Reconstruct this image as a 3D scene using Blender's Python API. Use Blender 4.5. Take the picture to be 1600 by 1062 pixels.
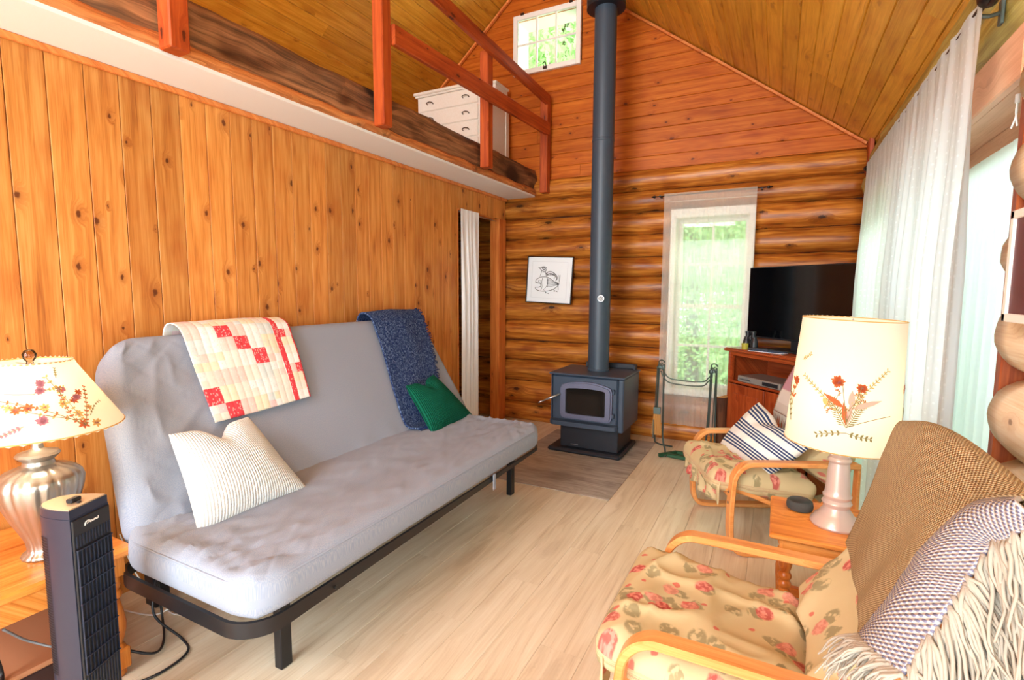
import bpy, math, random
from math import sin, cos, pi, radians, sqrt, atan2, exp
from mathutils import Vector, Matrix, noise
random.seed(7)
for o in list(bpy.data.objects): bpy.data.objects.remove(o)
S = bpy.context.scene; COL = S.collection

def c(r, g, b):
    f = lambda v: (v/255)/12.92 if v <= 10 else ((v/255+.055)/1.055)**2.4
    return (f(r), f(g), f(b), 1)

# ------------------------------------------------------------ camera, sky, lamps, exposure
CH = 1.45
yaw, pitch, roll, FPX = .47854, .09799, .0051359, 801.06
fw = Vector((-sin(yaw)*cos(pitch), cos(yaw)*cos(pitch), -sin(pitch)))
rt = Vector((cos(yaw), sin(yaw), 0)); up = rt.cross(fw)
rt2 = cos(roll)*rt+sin(roll)*up; up2 = -sin(roll)*rt+cos(roll)*up
cam = bpy.data.objects.new('camera', bpy.data.cameras.new('camera')); COL.objects.link(cam)
cam.data.sensor_width = 36; cam.data.lens = FPX*36/1600; cam.data.clip_start = .02
mw = Matrix((rt2, up2, -fw)).transposed().to_4x4(); mw.translation = Vector((0, 0, CH)); cam.matrix_world = mw
S.camera = cam
W = bpy.data.worlds.new('sky'); S.world = W; W.use_nodes = True
wn = W.node_tree.nodes; wl = W.node_tree.links
bg = wn['Background']; bg.inputs['Strength'].default_value = 4.8
tc = wn.new('ShaderNodeTexCoord'); sp = wn.new('ShaderNodeSeparateXYZ'); rp = wn.new('ShaderNodeValToRGB')
wl.new(tc.outputs['Generated'], sp.inputs[0]); wl.new(sp.outputs['Z'], rp.inputs[0]); wl.new(rp.outputs[0], bg.inputs['Color'])
rp.color_ramp.elements[0].color = (.80, .92, .80, 1); rp.color_ramp.elements[1].color = (.62, .80, 1, 1)
S.view_settings.view_transform = 'Standard'; S.view_settings.look = 'None'
S.view_settings.exposure = 0.08; S.view_settings.gamma = 1; S.view_settings.use_curve_mapping = False

def area(name, loc, rot, sx, sy, power, col):
    l = bpy.data.lights.new(name, 'AREA'); l.shape = 'RECTANGLE'; l.size = sx; l.size_y = sy
    l.energy = power; l.color = col
    o = bpy.data.objects.new(name, l); COL.objects.link(o); o.location = loc; o.rotation_euler = rot
    return o
# area lamps: daylight by the rear and side windows, and added fill panels
area('daylight_rear_window', (-1.0, -2.75, 1.5), (radians(90), 0, 0), 3.0, 2.3, 165, (.78, .90, 1))
area('added_fill_rear_gable', (-2.0, -2.75, 3.5), (radians(84), 0, 0), 2.0, 1.2, 220, (.95, .97, 1))  # added lamp behind the camera, brightens the loft and its ceiling
area('daylight_side_window', (.95, -.75, 1.4), (0, radians(90), 0), 1.9, 1.7, 60, (.82, .92, 1))
area('sky_fill_over_door', (2.6, 3.0, 3.6), (0, radians(52), 0), 2.4, 1.6, 230, (.93, 1, .96))  # unseen panel added outside, boosts sky light through the door
area('sky_fill_over_back_window', (-.58, 6.9, 3.5), (radians(-52), 0, 0), 1.2, 1.0, 260, (.86, 1, .78))  # unseen panel added above the sight line, brightens the back curtain

# ------------------------------------------------------------ helpers
def link(o, parent=None):
    COL.objects.link(o)
    if parent is not None: o.parent = parent
    return o
def mesh(name, V, F, mat, parent=None, smooth=False, uv=None, mi=None):
    me = bpy.data.meshes.new(name); me.from_pydata([tuple(v) for v in V], [], F)
    for m in (mat if isinstance(mat, (list, tuple)) else [mat]): me.materials.append(m)
    if smooth: me.polygons.foreach_set('use_smooth', [True]*len(me.polygons))
    if mi is not None: me.polygons.foreach_set('material_index', mi)
    if uv is not None:
        l = me.uv_layers.new(name='UVMap'); d = []
        for lp in me.loops: d += list(uv[lp.vertex_index])
        l.data.foreach_set('uv', d)
    me.update()
    return link(bpy.data.objects.new(name, me), parent)
def empty(name, loc=(0, 0, 0), rz=0, **kw):
    o = bpy.data.objects.new(name, None); o.empty_display_size = .1
    o.location = loc; o.rotation_euler = (0, 0, rz); link(o)
    for k, v in kw.items(): o[k] = v
    return o
def tag(o, label, cat, group=None, kind=None):
    o['label'] = label; o['category'] = cat
    if group: o['group'] = group
    if kind: o['kind'] = kind
    return o
def struct(name): return empty(name, kind='structure')
class MB:
    """collects shapes into one mesh"""
    def __init__(s): s.V = []; s.F = []; s.U = []; s.mi = []
    def add(s, V, F, uv=None, mi=0):
        k = len(s.V); s.V += [tuple(v) for v in V]; s.F += [tuple(i+k for i in f) for f in F]
        s.U += [tuple(u) for u in uv] if uv is not None else [(0, 0)]*len(V); s.mi += [mi]*len(F); return s
    def box(s, x0, x1, y0, y1, z0, z1, b=0.0, mi=0, M=None):
        b = min(b, (x1-x0)*.45, (y1-y0)*.45, (z1-z0)*.45)
        if b <= 0:
            V = [(x, y, z) for x in (x0, x1) for y in (y0, y1) for z in (z0, z1)]
            F = [(0, 1, 3, 2), (4, 6, 7, 5), (0, 4, 5, 1), (2, 3, 7, 6), (0, 2, 6, 4), (1, 5, 7, 3)]
        else:
            V = []; idx = {}
            X = (x0, x1); Y = (y0, y1); Z = (z0, z1); sg = (1, -1)
            for i in (0, 1):
                for j in (0, 1):
                    for k in (0, 1):
                        x, y, z = X[i], Y[j], Z[k]
                        idx[i, j, k, 0] = len(V); V.append((x, y+sg[j]*b, z+sg[k]*b))
                        idx[i, j, k, 1] = len(V); V.append((x+sg[i]*b, y, z+sg[k]*b))
                        idx[i, j, k, 2] = len(V); V.append((x+sg[i]*b, y+sg[j]*b, z))
            F = []
            for i in (0, 1): F.append((idx[i,0,0,0], idx[i,0,1,0], idx[i,1,1,0], idx[i,1,0,0]))
            for j in (0, 1): F.append((idx[0,j,0,1], idx[1,j,0,1], idx[1,j,1,1], idx[0,j,1,1]))
            for k in (0, 1): F.append((idx[0,0,k,2], idx[0,1,k,2], idx[1,1,k,2], idx[1,0,k,2]))
            for j in (0, 1):
                for k in (0, 1): F.append((idx[0,j,k,1], idx[1,j,k,1], idx[1,j,k,2], idx[0,j,k,2]))
            for i in (0, 1):
                for k in (0, 1): F.append((idx[i,0,k,0], idx[i,1,k,0], idx[i,1,k,2], idx[i,0,k,2]))
            for i in (0, 1):
                for j in (0, 1): F.append((idx[i,j,0,0], idx[i,j,1,0], idx[i,j,1,1], idx[i,j,0,1]))
            for i in (0, 1):
                for j in (0, 1):
                    for k in (0, 1): F.append((idx[i,j,k,0], idx[i,j,k,1], idx[i,j,k,2]))
        if M is not None: V = [M @ Vector(v) for v in V]
        return s.add(V, F, mi=mi)
    def lathe(s, prof, n=32, cx=0, cy=0, cz=0, lobes=0, amp=0, mi=0, cap=True, M=None):
        V = []; F = []
        for r, z in prof:
            for i in range(n):
                a = 2*pi*i/n
                rr = r*(1+amp*(abs(sin(lobes*a/2))**.6-1)) if lobes and r > .05 else r
                V.append((cx+rr*cos(a), cy+rr*sin(a), cz+z))
        for j in range(len(prof)-1):
            for i in range(n):
                i2 = (i+1) % n
                F.append((j*n+i, j*n+i2, (j+1)*n+i2, (j+1)*n+i))
        if cap:
            F.append(tuple(range(n))[::-1]); F.append(tuple((len(prof)-1)*n+i for i in range(n)))
        if M is not None: V = [M @ Vector(v) for v in V]
        return s.add(V, F, mi=mi)
    def tube(s, P, r, n=8, mi=0, closed=False):
        P = [Vector(p) for p in P]; m = len(P)
        R = r if isinstance(r, (list, tuple)) else [r]*m
        V = []; F = []; up = None
        for i, p in enumerate(P):
            t = (P[(i+1) % m]-P[i-1]) if closed else (P[min(i+1, m-1)]-P[max(i-1, 0)])
            t = t.normalized() if t.length > 1e-9 else Vector((0, 0, 1))
            if up is None:
                up = Vector((0, 0, 1)) if abs(t.z) < .9 else Vector((1, 0, 0))
            a = t.cross(up)
            if a.length < 1e-6: a = t.orthogonal()
            a.normalize(); b = a.cross(t).normalized(); up = b
            for k in range(n):
                w = 2*pi*k/n; V.append(p+R[i]*(cos(w)*a+sin(w)*b))
        for i in range(m if closed else m-1):
            for k in range(n):
                k2 = (k+1) % n; j = (i+1) % m
                F.append((i*n+k, i*n+k2, j*n+k2, j*n+k))
        if not closed:
            F.append(tuple(range(n))[::-1]); F.append(tuple((m-1)*n+k for k in range(n)))
        return s.add(V, F, mi=mi)
    def sweep(s, P, w, t, side, mi=0):
        """flat band: width w along 'side', thickness t in the path plane"""
        P = [Vector(p) for p in P]; side = Vector(side).normalized(); V = []; F = []; m = len(P)
        for i, p in enumerate(P):
            d = (P[min(i+1, m-1)]-P[max(i-1, 0)]).normalized(); nn = d.cross(side).normalized()
            e = min(t, w)*.18
            for a, b in ((-w/2+e, -t/2), (w/2-e, -t/2), (w/2, -t/2+e), (w/2, t/2-e), (w/2-e, t/2), (-w/2+e, t/2), (-w/2, t/2-e), (-w/2, -t/2+e)):
                V.append(p+side*a+nn*b)
        for i in range(m-1):
            for k in range(8):
                k2 = (k+1) % 8; F.append((i*8+k, i*8+k2, (i+1)*8+k2, (i+1)*8+k))
        F.append(tuple(range(8))[::-1]); F.append(tuple((m-1)*8+k for k in range(8)))
        return s.add(V, F, mi=mi)
    def prism(s, poly, z0, z1, M=None, mi=0):
        n = len(poly); V = [(x, y, z0) for x, y in poly]+[(x, y, z1) for x, y in poly]
        F = [tuple(range(n))[::-1], tuple(range(n, 2*n))]+[(i, (i+1) % n, n+(i+1) % n, n+i) for i in range(n)]
        if M is not None: V = [M @ Vector(v) for v in V]
        return s.add(V, F, mi=mi)
    def build(s, name, mat, parent=None, smooth=False, auto=None, **kw):
        o = mesh(name, s.V, s.F, mat, parent, smooth or auto is not None, uv=s.U, mi=s.mi)
        if auto is not None:
            try: o.data.set_sharp_from_angle(angle=radians(auto))
            except Exception: pass
        import bmesh
        bm = bmesh.new(); bm.from_mesh(o.data); bmesh.ops.recalc_face_normals(bm, faces=bm.faces); bm.to_mesh(o.data); bm.free()
        for k, v in kw.items(): o[k] = v
        return o
def grid(name, fn, nu, nv, mat, parent=None, uvs=(1, 1), thick=0, mi=None, smooth=True):
    V = []; U = []
    for j in range(nv+1):
        for i in range(nu+1):
            V.append(fn(i/nu, j/nv)); U.append((i/nu*uvs[0], j/nv*uvs[1]))
    F = [(j*(nu+1)+i, j*(nu+1)+i+1, (j+1)*(nu+1)+i+1, (j+1)*(nu+1)+i) for j in range(nv) for i in range(nu)]
    m = [mi(i/nu, j/nv) for j in range(nv) for i in range(nu)] if mi else None
    o = mesh(name, V, F, mat, parent, smooth, uv=U, mi=m)
    if thick:
        md = o.modifiers.new('thickness', 'SOLIDIFY'); md.thickness = thick; md.offset = 0
    return o
def catmull(p0, p1, p2, p3, t):
    return .5*((2*p1)+(p2-p0)*t+(2*p0-5*p1+4*p2-p3)*t*t+(3*p1-p0-3*p2+p3)*t**3)
def spline(P, t):
    n = len(P)-1; x = min(max(t, 0), 1)*n; i = min(int(x), n-1); f = x-i
    g = lambda k: P[k] if 0 <= k <= n else (2*P[0]-P[1] if k < 0 else 2*P[n]-P[n-1])
    return catmull(g(i-1), g(i), g(i+1), g(i+2), f)
def lattice(G):
    G = [[Vector(p) for p in r] for r in G]
    def f(u, v): return spline([spline(r, u) for r in G], v)
    return f
def curve(P, n=40):
    P = [Vector(p) for p in P]; return [spline(P, i/n) for i in range(n+1)]
def nz(x, y=0, z=0): return noise.noise(Vector((x, y, z)))
def pad_geo(a, b, T, R, e, n=40, m=40, disp=None, p=2.2, puff=0.0):
    """soft slab, half sizes a x b, thickness T, plan corner radius R, edge rounding e; returns V,F,UV"""
    V = []; U = []; F = []; ids = {}
    def plan(sx, sy):
        x, y = sx*a, sy*b
        cxn, cyn = a-R, b-R
        if abs(x) > cxn and abs(y) > cyn:
            s_ = (abs(x)-cxn)/R; t_ = (abs(y)-cyn)/R
            x = math.copysign(cxn+R*s_*sqrt(1-t_*t_/2), x); y = math.copysign(cyn+R*t_*sqrt(1-s_*s_/2), y)
        return x, y
    def sp_(t): t = 2*t-1; return sin(t*pi/2)*.75+t*.25
    for side in (1, -1):
        for j in range(m+1):
            for i in range(n+1):
                bd = i in (0, n) or j in (0, m)
                if side == -1 and bd: ids[-1, i, j] = ids[1, i, j]; continue
                sx, sy = sp_(i/n), sp_(j/m); x, y = plan(sx, sy)
                d = min(a*(1-abs(sx)), b*(1-abs(sy))); q = min(d/e, 1)
                h = (1-(1-q)**p)**(1/p)*T/2*(1+puff*(1-sx*sx)*(1-sy*sy))
                z = side*h
                if disp:
                    dx, dy, dz = disp(x, y, side, q); x += dx; y += dy; z += dz
                ids[side, i, j] = len(V); V.append(Vector((x, y, z))); U.append((x, y) if side > 0 else (x+3, y))
    for side in (1, -1):
        for j in range(m):
            for i in range(n):
                f = (ids[side, i, j], ids[side, i+1, j], ids[side, i+1, j+1], ids[side, i, j+1])
                F.append(f if side > 0 else f[::-1])
    return V, F, U
def frame(V, O, X, Y, Z): 
    O, X, Y, Z = Vector(O), Vector(X).normalized(), Vector(Y).normalized(), Vector(Z).normalized()
    return [O+X*v[0]+Y*v[1]+Z*v[2] for v in V]

# ------------------------------------------------------------ materials
class NT:
    def __init__(s, name):
        s.m = bpy.data.materials.new(name); s.m.use_nodes = True; s.t = s.m.node_tree; s.n = s.t.nodes; s.l = s.t.links
        s.b = s.n['Principled BSDF']; s.out = s.n['Material Output']
    def node(s, ty, **kw):
        n = s.n.new(ty)
        for k, v in kw.items(): setattr(n, k, v)
        return n
    def put(s, sock, v):
        if hasattr(v, 'is_output') or isinstance(v, bpy.types.NodeSocket): s.l.new(v, sock)
        else: sock.default_value = v
    def math(s, op, a, b=0.0, cc=None):
        n = s.node('ShaderNodeMath', operation=op); s.put(n.inputs[0], a); s.put(n.inputs[1], b)
        if cc is not None: s.put(n.inputs[2], cc)
        return n.outputs[0]
    def comb(s, x, y, z=0.0):
        n = s.node('ShaderNodeCombineXYZ'); s.put(n.inputs[0], x); s.put(n.inputs[1], y); s.put(n.inputs[2], z); return n.outputs[0]
    def sep(s, v):
        n = s.node('ShaderNodeSeparateXYZ'); s.l.new(v, n.inputs[0]); return n.outputs
    def noise(s, v, scale, detail=3, rough=.5, dist=0.0):
        n = s.node('ShaderNodeTexNoise'); s.l.new(v, n.inputs['Vector']); n.inputs['Scale'].default_value = scale
        n.inputs['Detail'].default_value = detail; n.inputs['Roughness'].default_value = rough; n.inputs['Distortion'].default_value = dist
        return n.outputs['Fac']
    def vor(s, v, scale, dim='2D', feat='F1', rnd=1.0):
        n = s.node('ShaderNodeTexVoronoi', voronoi_dimensions=dim, feature=feat); s.l.new(v, n.inputs['Vector'])
        n.inputs['Scale'].default_value = scale; n.inputs['Randomness'].default_value = rnd; return n
    def step(s, v, a, b):
        n = s.node('ShaderNodeMapRange'); n.interpolation_type = 'SMOOTHSTEP'; s.put(n.inputs[0], v); n.inputs[1].default_value = a; n.inputs[2].default_value = b; return n.outputs[0]
    def ramp(s, v, stops):
        n = s.node('ShaderNodeValToRGB'); e = n.color_ramp.elements
        while len(e) < len(stops): e.new(.5)
        for i, (p, col) in enumerate(stops): e[i].position = p; e[i].color = col
        s.l.new(v, n.inputs[0]); return n.outputs[0]
    def mix(s, f, a, b, mode='MIX'):
        n = s.node('ShaderNodeMix', data_type='RGBA', blend_type=mode); s.put(n.inputs[0], f); s.put(n.inputs[6], a); s.put(n.inputs[7], b); return n.outputs[2]
    def bump(s, h, st=.3, d=.01):
        n = s.node('ShaderNodeBump'); n.inputs['Strength'].default_value = st; n.inputs['Distance'].default_value = d
        s.l.new(h, n.inputs['Height']); s.l.new(n.outputs[0], s.b.inputs['Normal']); return n.outputs[0]
    def set(s, col=None, rough=None, metal=None, spec=None, **kw):
        if col is not None: s.put(s.b.inputs['Base Color'], col)
        if rough is not None: s.put(s.b.inputs['Roughness'], rough)
        if metal is not None: s.b.inputs['Metallic'].default_value = metal
        if spec is not None: s.b.inputs['Specular IOR Level'].default_value = spec
        for k, v in kw.items(): s.put(s.b.inputs[k], v)
        return s.m
    def obj(s): return s.node('ShaderNodeTexCoord').outputs['Object']
    def uv(s): return s.node('ShaderNodeTexCoord').outputs['UV']
    def rnd(s): return s.node('ShaderNodeObjectInfo').outputs['Random']
def plain(name, col, rough=.5, metal=0.0, spec=.5, nb=0, ns=200):
    t = NT(name); t.set(col, rough, metal, spec)
    if nb:
        v = t.noise(t.obj(), ns, 3); t.bump(v, nb, .004)
        t.set(t.mix(.12, col, t.ramp(v, [(.3, (0, 0, 0, 1)), (.7, (1, 1, 1, 1))]), 'OVERLAY'))
    return t.m
def wood(name, light, mid, dark, knots=1.0, knotcol=None, rough=.4, grain=1.0, vary=.25, ks=(4.2, 7.5), kr=.10, usesuv=False, spec=.4, blotch=.35, axis='x'):
    """grain along local X (or U), boards seen in local X-Y"""
    t = NT(name); r = t.rnd(); s_ = t.sep(t.uv() if usesuv else t.obj())
    if axis == 'y': s_ = [s_[1], s_[0], s_[2]]
    if axis == 'z': s_ = [s_[2], s_[1], s_[0]]
    off = t.math('MULTIPLY', r, 37.3); off2 = t.math('MULTIPLY', r, 91.7)
    x = t.math('ADD', s_[0], off); y = t.math('ADD', s_[1], off2)
    zz = s_[2] if not usesuv else 0.0
    y3 = t.math('ADD', y, zz) if not usesuv else y
    kv = t.vor(t.comb(t.math('MULTIPLY', x, ks[0]), t.math('MULTIPLY', y3, ks[1])), 1.0)
    d = t.math('ADD', kv.outputs['Distance'], t.math('MULTIPLY', t.math('SUBTRACT', t.noise(t.comb(x, y3), 55, 3), .5), .11))
    cr = t.sep(kv.outputs['Color'])
    on = t.math('GREATER_THAN', cr[0], .55)
    rad = t.math('MULTIPLY_ADD', cr[1], kr, kr*.35)
    k = t.math('MULTIPLY', t.math('SUBTRACT', 1.0, t.step(t.math('DIVIDE', d, rad), .55, 1.15)), on)
    halo = t.math('MULTIPLY', t.math('SUBTRACT', 1.0, t.step(t.math('DIVIDE', d, rad), .8, 4.0)), on)
    yg = t.math('ADD', y3, t.math('MULTIPLY', halo, .03))
    g1 = t.noise(t.comb(t.math('MULTIPLY', x, .9), t.math('MULTIPLY', yg, 16), 0.0), 2.2*grain, 4, .55, .6)
    g2 = t.noise(t.comb(t.math('MULTIPLY', x, 3.0), t.math('MULTIPLY', yg, 120), 0.0), 1.6*grain, 2)
    g = t.math('MULTIPLY_ADD', g2, .35, t.math('MULTIPLY', g1, .75))
    base = t.ramp(g, [(.30, dark), (.50, mid), (.72, light)])
    bl = t.noise(t.comb(x, t.math('MULTIPLY', y3, 2.0)), 3.0, 2)
    base = t.mix(t.math('MULTIPLY', t.step(bl, .45, .75), blotch), base, mid, 'MULTIPLY')
    base = t.mix(t.math('MULTIPLY', halo, .45*min(knots, 1)), base, dark, 'MIX')
    base = t.mix(t.math('MULTIPLY', k, .9*knots), base, knotcol or dark, 'MIX')
    hs = t.node('ShaderNodeHueSaturation'); t.l.new(base, hs.inputs['Color'])
    t.l.new(t.math('MULTIPLY_ADD', r, vary, 1-vary/2), hs.inputs['Value'])
    t.set(hs.outputs[0], rough, spec=spec); t.bump(g, .12, .003)
    return t.m
pine = wood('knotty_pine', c(226, 158, 86), c(206, 130, 60), c(158, 84, 36), 1.0, c(92, 42, 20), .42, spec=.3, vary=.34, kr=.075)
gable_pine = wood('gable_pine', c(202, 112, 34), c(180, 88, 20), c(144, 62, 10), .9, c(74, 28, 8), .45, spec=.2, vary=.18, kr=.07)
ceil_pine = wood('ceiling_pine', c(230, 172, 66), c(210, 148, 44), c(170, 108, 26), .5, c(140, 80, 30), .36, vary=.26, ks=(2.6, 7.5), kr=.085)
log_wood = wood('varnished_log', c(214, 142, 58), c(166, 92, 28), c(84, 40, 12), 1.0, c(46, 20, 6), .36, usesuv=True, vary=.35, ks=(2.2, 5.5), kr=.09, spec=.4, blotch=.6, grain=1.1)
glare_log = wood('glare_pale_log', c(240, 226, 200), c(226, 200, 160), c(188, 140, 86), .9, c(110, 66, 36), .35, usesuv=True, vary=.15, ks=(3.2, 5.5), kr=.10)  # same logs as elsewhere, window and lamp glare put into a paler colour
green_log = wood('greenish_log', c(196, 186, 110), c(160, 140, 70), c(100, 74, 36), .8, c(60, 34, 14), .4, usesuv=True, vary=.2)  # greenish brown for the logs over the door
redwood = wood('stained_red_timber', c(196, 92, 40), c(170, 70, 28), c(124, 44, 18), .9, c(54, 16, 8), .42, ks=(3.0, 9), kr=.08, vary=.12)
beam_wood = wood('old_hewn_beam', c(190, 134, 92), c(128, 88, 60), c(52, 42, 40), 1.0, c(28, 20, 20), .6, ks=(2.2, 3.4), kr=.34, blotch=.9, grain=.8)
beam_edge = wood('hewn_beam_edge', c(230, 156, 92), c(190, 112, 58), c(104, 60, 36), .6, c(50, 24, 14), .6, grain=1.4)
trim_pine = wood('trim_pine', c(232, 148, 80), c(214, 122, 58), c(178, 88, 36), .3, c(120, 56, 24), .4)
casing_pine = wood('window_casing_wood', c(216, 166, 132), c(202, 148, 112), c(178, 120, 84), .3, c(120, 60, 30), .4)
oak_z = wood('golden_oak_turned', c(226, 146, 70), c(200, 116, 44), c(150, 74, 24), .1, c(120, 56, 22), .3, axis='z')
oak = wood('golden_oak', c(236, 160, 84), c(214, 130, 54), c(170, 88, 30), .15, c(120, 56, 22), .3, grain=1.3)
bentwood = wood('bent_birch', c(240, 172, 106), c(226, 148, 82), c(200, 118, 56), 0.0, None, .3, vary=.08, blotch=.2)
cherry = wood('cherry_cabinet', c(176, 84, 40), c(146, 60, 24), c(104, 38, 14), .1, c(70, 24, 10), .3)
vinyl = wood('pale_vinyl_plank', c(236, 220, 196), c(224, 204, 176), c(200, 176, 146), .35, c(190, 162, 130), .3, vary=.05, ks=(1.3, 5), kr=.16, grain=.8, blotch=.15, spec=.45)
hearth_m = wood('hearth_vinyl', c(196, 184, 172), c(166, 152, 140), c(124, 108, 96), .1, c(90, 70, 60), .45, vary=.05, grain=1.6, blotch=.6)
trim_z = wood('trim_pine_upright', c(228, 142, 70), c(208, 114, 48), c(170, 82, 30), .8, c(100, 44, 18), .4, axis='z', kr=.07)
red_z = wood('red_timber_upright', c(186, 84, 34), c(160, 62, 22), c(116, 40, 14), .6, c(60, 20, 8), .42, axis='z')
casing_z = wood('casing_upright', c(216, 166, 132), c(202, 148, 112), c(178, 120, 84), .2, c(120, 60, 30), .4, axis='z')
casing_y = wood('casing_along_wall', c(220, 170, 136), c(206, 152, 116), c(182, 124, 88), .2, c(120, 60, 30), .4, axis='y')
oak_y = wood('golden_oak_long', c(236, 160, 84), c(214, 130, 54), c(170, 88, 30), .15, c(120, 56, 22), .3, grain=1.3, axis='y')
cherry_z = wood('cherry_upright', c(176, 84, 40), c(146, 60, 24), c(104, 38, 14), .1, c(70, 24, 10), .3, axis='z')
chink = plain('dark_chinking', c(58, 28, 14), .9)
white_paint = plain('white_drywall', c(246, 245, 243), .7, nb=.05)
white_wood = plain('white_painted_wood', c(238, 232, 222), .5, nb=.04, ns=60)
sash_white = plain('white_sash_paint', c(240, 232, 224), .5)
stove_m = plain('stove_paint', c(58, 70, 88), .42, .1, .5, nb=.1, ns=300)
stove_dk = plain('stove_pedestal', c(26, 28, 38), .5, .1)
door_cast = plain('stove_door_casting', c(104, 106, 130), .42, .25, .5, nb=.1, ns=250)
pipe_m = plain('pipe_paint', c(58, 70, 84), .45, .1, .5)
glass_dk = plain('sooty_glass', c(26, 22, 20), .12, 0, .6)
steel = plain('brushed_steel', c(180, 180, 184), .3, .9)
black_metal = plain('black_metal', c(28, 28, 32), .35, .2)
iron = plain('grey_green_iron', c(84, 96, 92), .4, .5)
green_iron = plain('green_iron_foot', c(40, 84, 56), .45, .2)
blk_plastic = plain('black_plastic', c(30, 31, 36), .4)
fan_body = plain('fan_housing', c(42, 48, 66), .32, .15, .5)
fan_dk = plain('fan_inner', c(10, 12, 20), .5)
fan_top = plain('fan_silver_top', c(206, 178, 146), .35, .4)
tv_black = plain('screen_black', c(8, 9, 12), .10, 0, .7)
brown_bronze = plain('bronze_pull', c(60, 40, 30), .4, .6)
nickel = plain('champagne_silver', c(176, 168, 158), .28, .85, .5)
pink_enamel = plain('pearly_lamp_base', c(206, 182, 172), .3, .25, .5)
cord_white = plain('white_cord', c(232, 228, 224), .5)
rod_m = plain('dark_rod', c(34, 24, 24), .4, .5)
paper = plain('print_paper', c(236, 238, 242), .6)
ink = plain('ink', c(52, 46, 44), .7)
rust_ink = plain('pressed_rust', c(196, 92, 40), .8); olive_ink = plain('pressed_olive', c(132, 120, 70), .8)
mauve_ink = plain('pressed_mauve', c(176, 110, 120), .8); straw_ink = plain('pressed_straw', c(214, 168, 96), .8)
yellow_glass = plain('yellow_tumbler', c(170, 160, 60), .15)
red_mat = plain('dark_red_print', c(92, 24, 34), .5)

def glass_mat(name, col, rough=0.0):
    t = NT(name); tr = t.node('ShaderNodeBsdfTransparent'); gl = t.node('ShaderNodeBsdfGlossy'); gl.inputs['Roughness'].default_value = rough
    tr.inputs[0].default_value = col
    fr = t.node('ShaderNodeFresnel'); fr.inputs[0].default_value = 1.45; mx = t.node('ShaderNodeMixShader')
    t.l.new(fr.outputs[0], mx.inputs[0]); t.l.new(tr.outputs[0], mx.inputs[1]); t.l.new(gl.outputs[0], mx.inputs[2]); t.l.new(mx.outputs[0], t.out.inputs[0])
    return t.m
pane_m = glass_mat('window_glass', (.97, 1, .98, 1))
def sheer(name, col, clear, dots=False):
    t = NT(name); tr = t.node('ShaderNodeBsdfTransparent'); tl = t.node('ShaderNodeBsdfTranslucent'); df = t.node('ShaderNodeBsdfDiffuse')
    tl.inputs[0].default_value = col; df.inputs[0].default_value = col
    a = t.node('ShaderNodeMixShader'); a.inputs[0].default_value = .5; t.l.new(tl.outputs[0], a.inputs[1]); t.l.new(df.outputs[0], a.inputs[2])
    b = t.node('ShaderNodeMixShader')
    t.l.new(a.outputs[0], b.inputs[1]); t.l.new(tr.outputs[0], b.inputs[2]); t.l.new(b.outputs[0], t.out.inputs[0])
    if dots:
        u = t.uv(); v = t.vor(u, 1, rnd=.25); dd = t.step(v.outputs['Distance'], .07, .14)
        t.l.new(t.math('MULTIPLY', dd, clear), b.inputs[0])
    else:
        w = t.noise(t.uv(), 60, 2); t.l.new(t.math('MULTIPLY_ADD', w, .06, clear-.03), b.inputs[0])
    return t.m
sheer_back = sheer('sheer_white', (.97, 1, .95, 1), .60)
sheer_dot = sheer('dotted_sheer', (.80, .87, .93, 1), .12, True)
sheer_thin = sheer('second_sheer', (.80, .82, .88, 1), .10)
curtain_door = plain('white_cotton', c(244, 244, 248), .9, spec=.1)
def shade_mat(name, col):
    t = NT(name); tl = t.node('ShaderNodeBsdfTranslucent'); df = t.node('ShaderNodeBsdfDiffuse'); tl.inputs[0].default_value = col; df.inputs[0].default_value = (.9, .86, .78, 1)
    a = t.node('ShaderNodeMixShader'); a.inputs[0].default_value = .5; t.l.new(tl.outputs[0], a.inputs[1]); t.l.new(df.outputs[0], a.inputs[2]); t.l.new(a.outputs[0], t.out.inputs[0])
    return t.m
shade_m = shade_mat('parchment_shade', (.98, .88, .70, 1))
def fabric(name, a, b, scale=400, bumpk=.25, fine=True):
    t = NT(name); u = t.uv()
    n1 = t.noise(u, scale, 2); n2 = t.noise(u, 6, 3)
    col = t.mix(t.step(n1, .3, .7), a, b); col = t.mix(t.math('MULTIPLY', n2, .25), col, b)
    t.set(col, .9, spec=.15); t.bump(n1, bumpk, .003); return t.m
futon_grey = fabric('grey_quilted_cotton', c(134, 146, 168), c(160, 164, 176), 320, .15)
def ribbed(name, a, b, fx, fy, st=.9):
    t = NT(name); s_ = t.sep(t.uv()); w = t.math('ABSOLUTE', t.math('SINE', t.math('MULTIPLY', s_[0], fx)))
    w2 = t.math('ABSOLUTE', t.math('SINE', t.math('MULTIPLY', s_[1], fy))) if fy else None
    h = t.math('MULTIPLY', w, t.math('MULTIPLY_ADD', w2, .5, .5)) if fy else w
    t.set(t.mix(t.step(h, .1, .8), b, a), .95, spec=.1); t.bump(h, st, .006); return t.m
waffle = ribbed('white_waffle_knit', c(232, 234, 232), c(212, 215, 216), 262, 262, .6)
cordgreen = ribbed('green_cord', c(20, 104, 80), c(6, 62, 48), 260, 200, .9)
def tweed():
    t = NT('navy_tweed'); u = t.uv(); n1 = t.noise(u, 130, 3, .7, 1.2); n2 = t.noise(u, 60, 2)
    col = t.ramp(n1, [(.38, c(24, 36, 78)), (.5, c(44, 66, 112)), (.62, c(130, 150, 186))])
    t.set(t.mix(t.step(n2, .5, .7), col, c(40, 56, 104)), .95, spec=.1); t.bump(n1, .8, .01); return t.m
navy = tweed()
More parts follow.
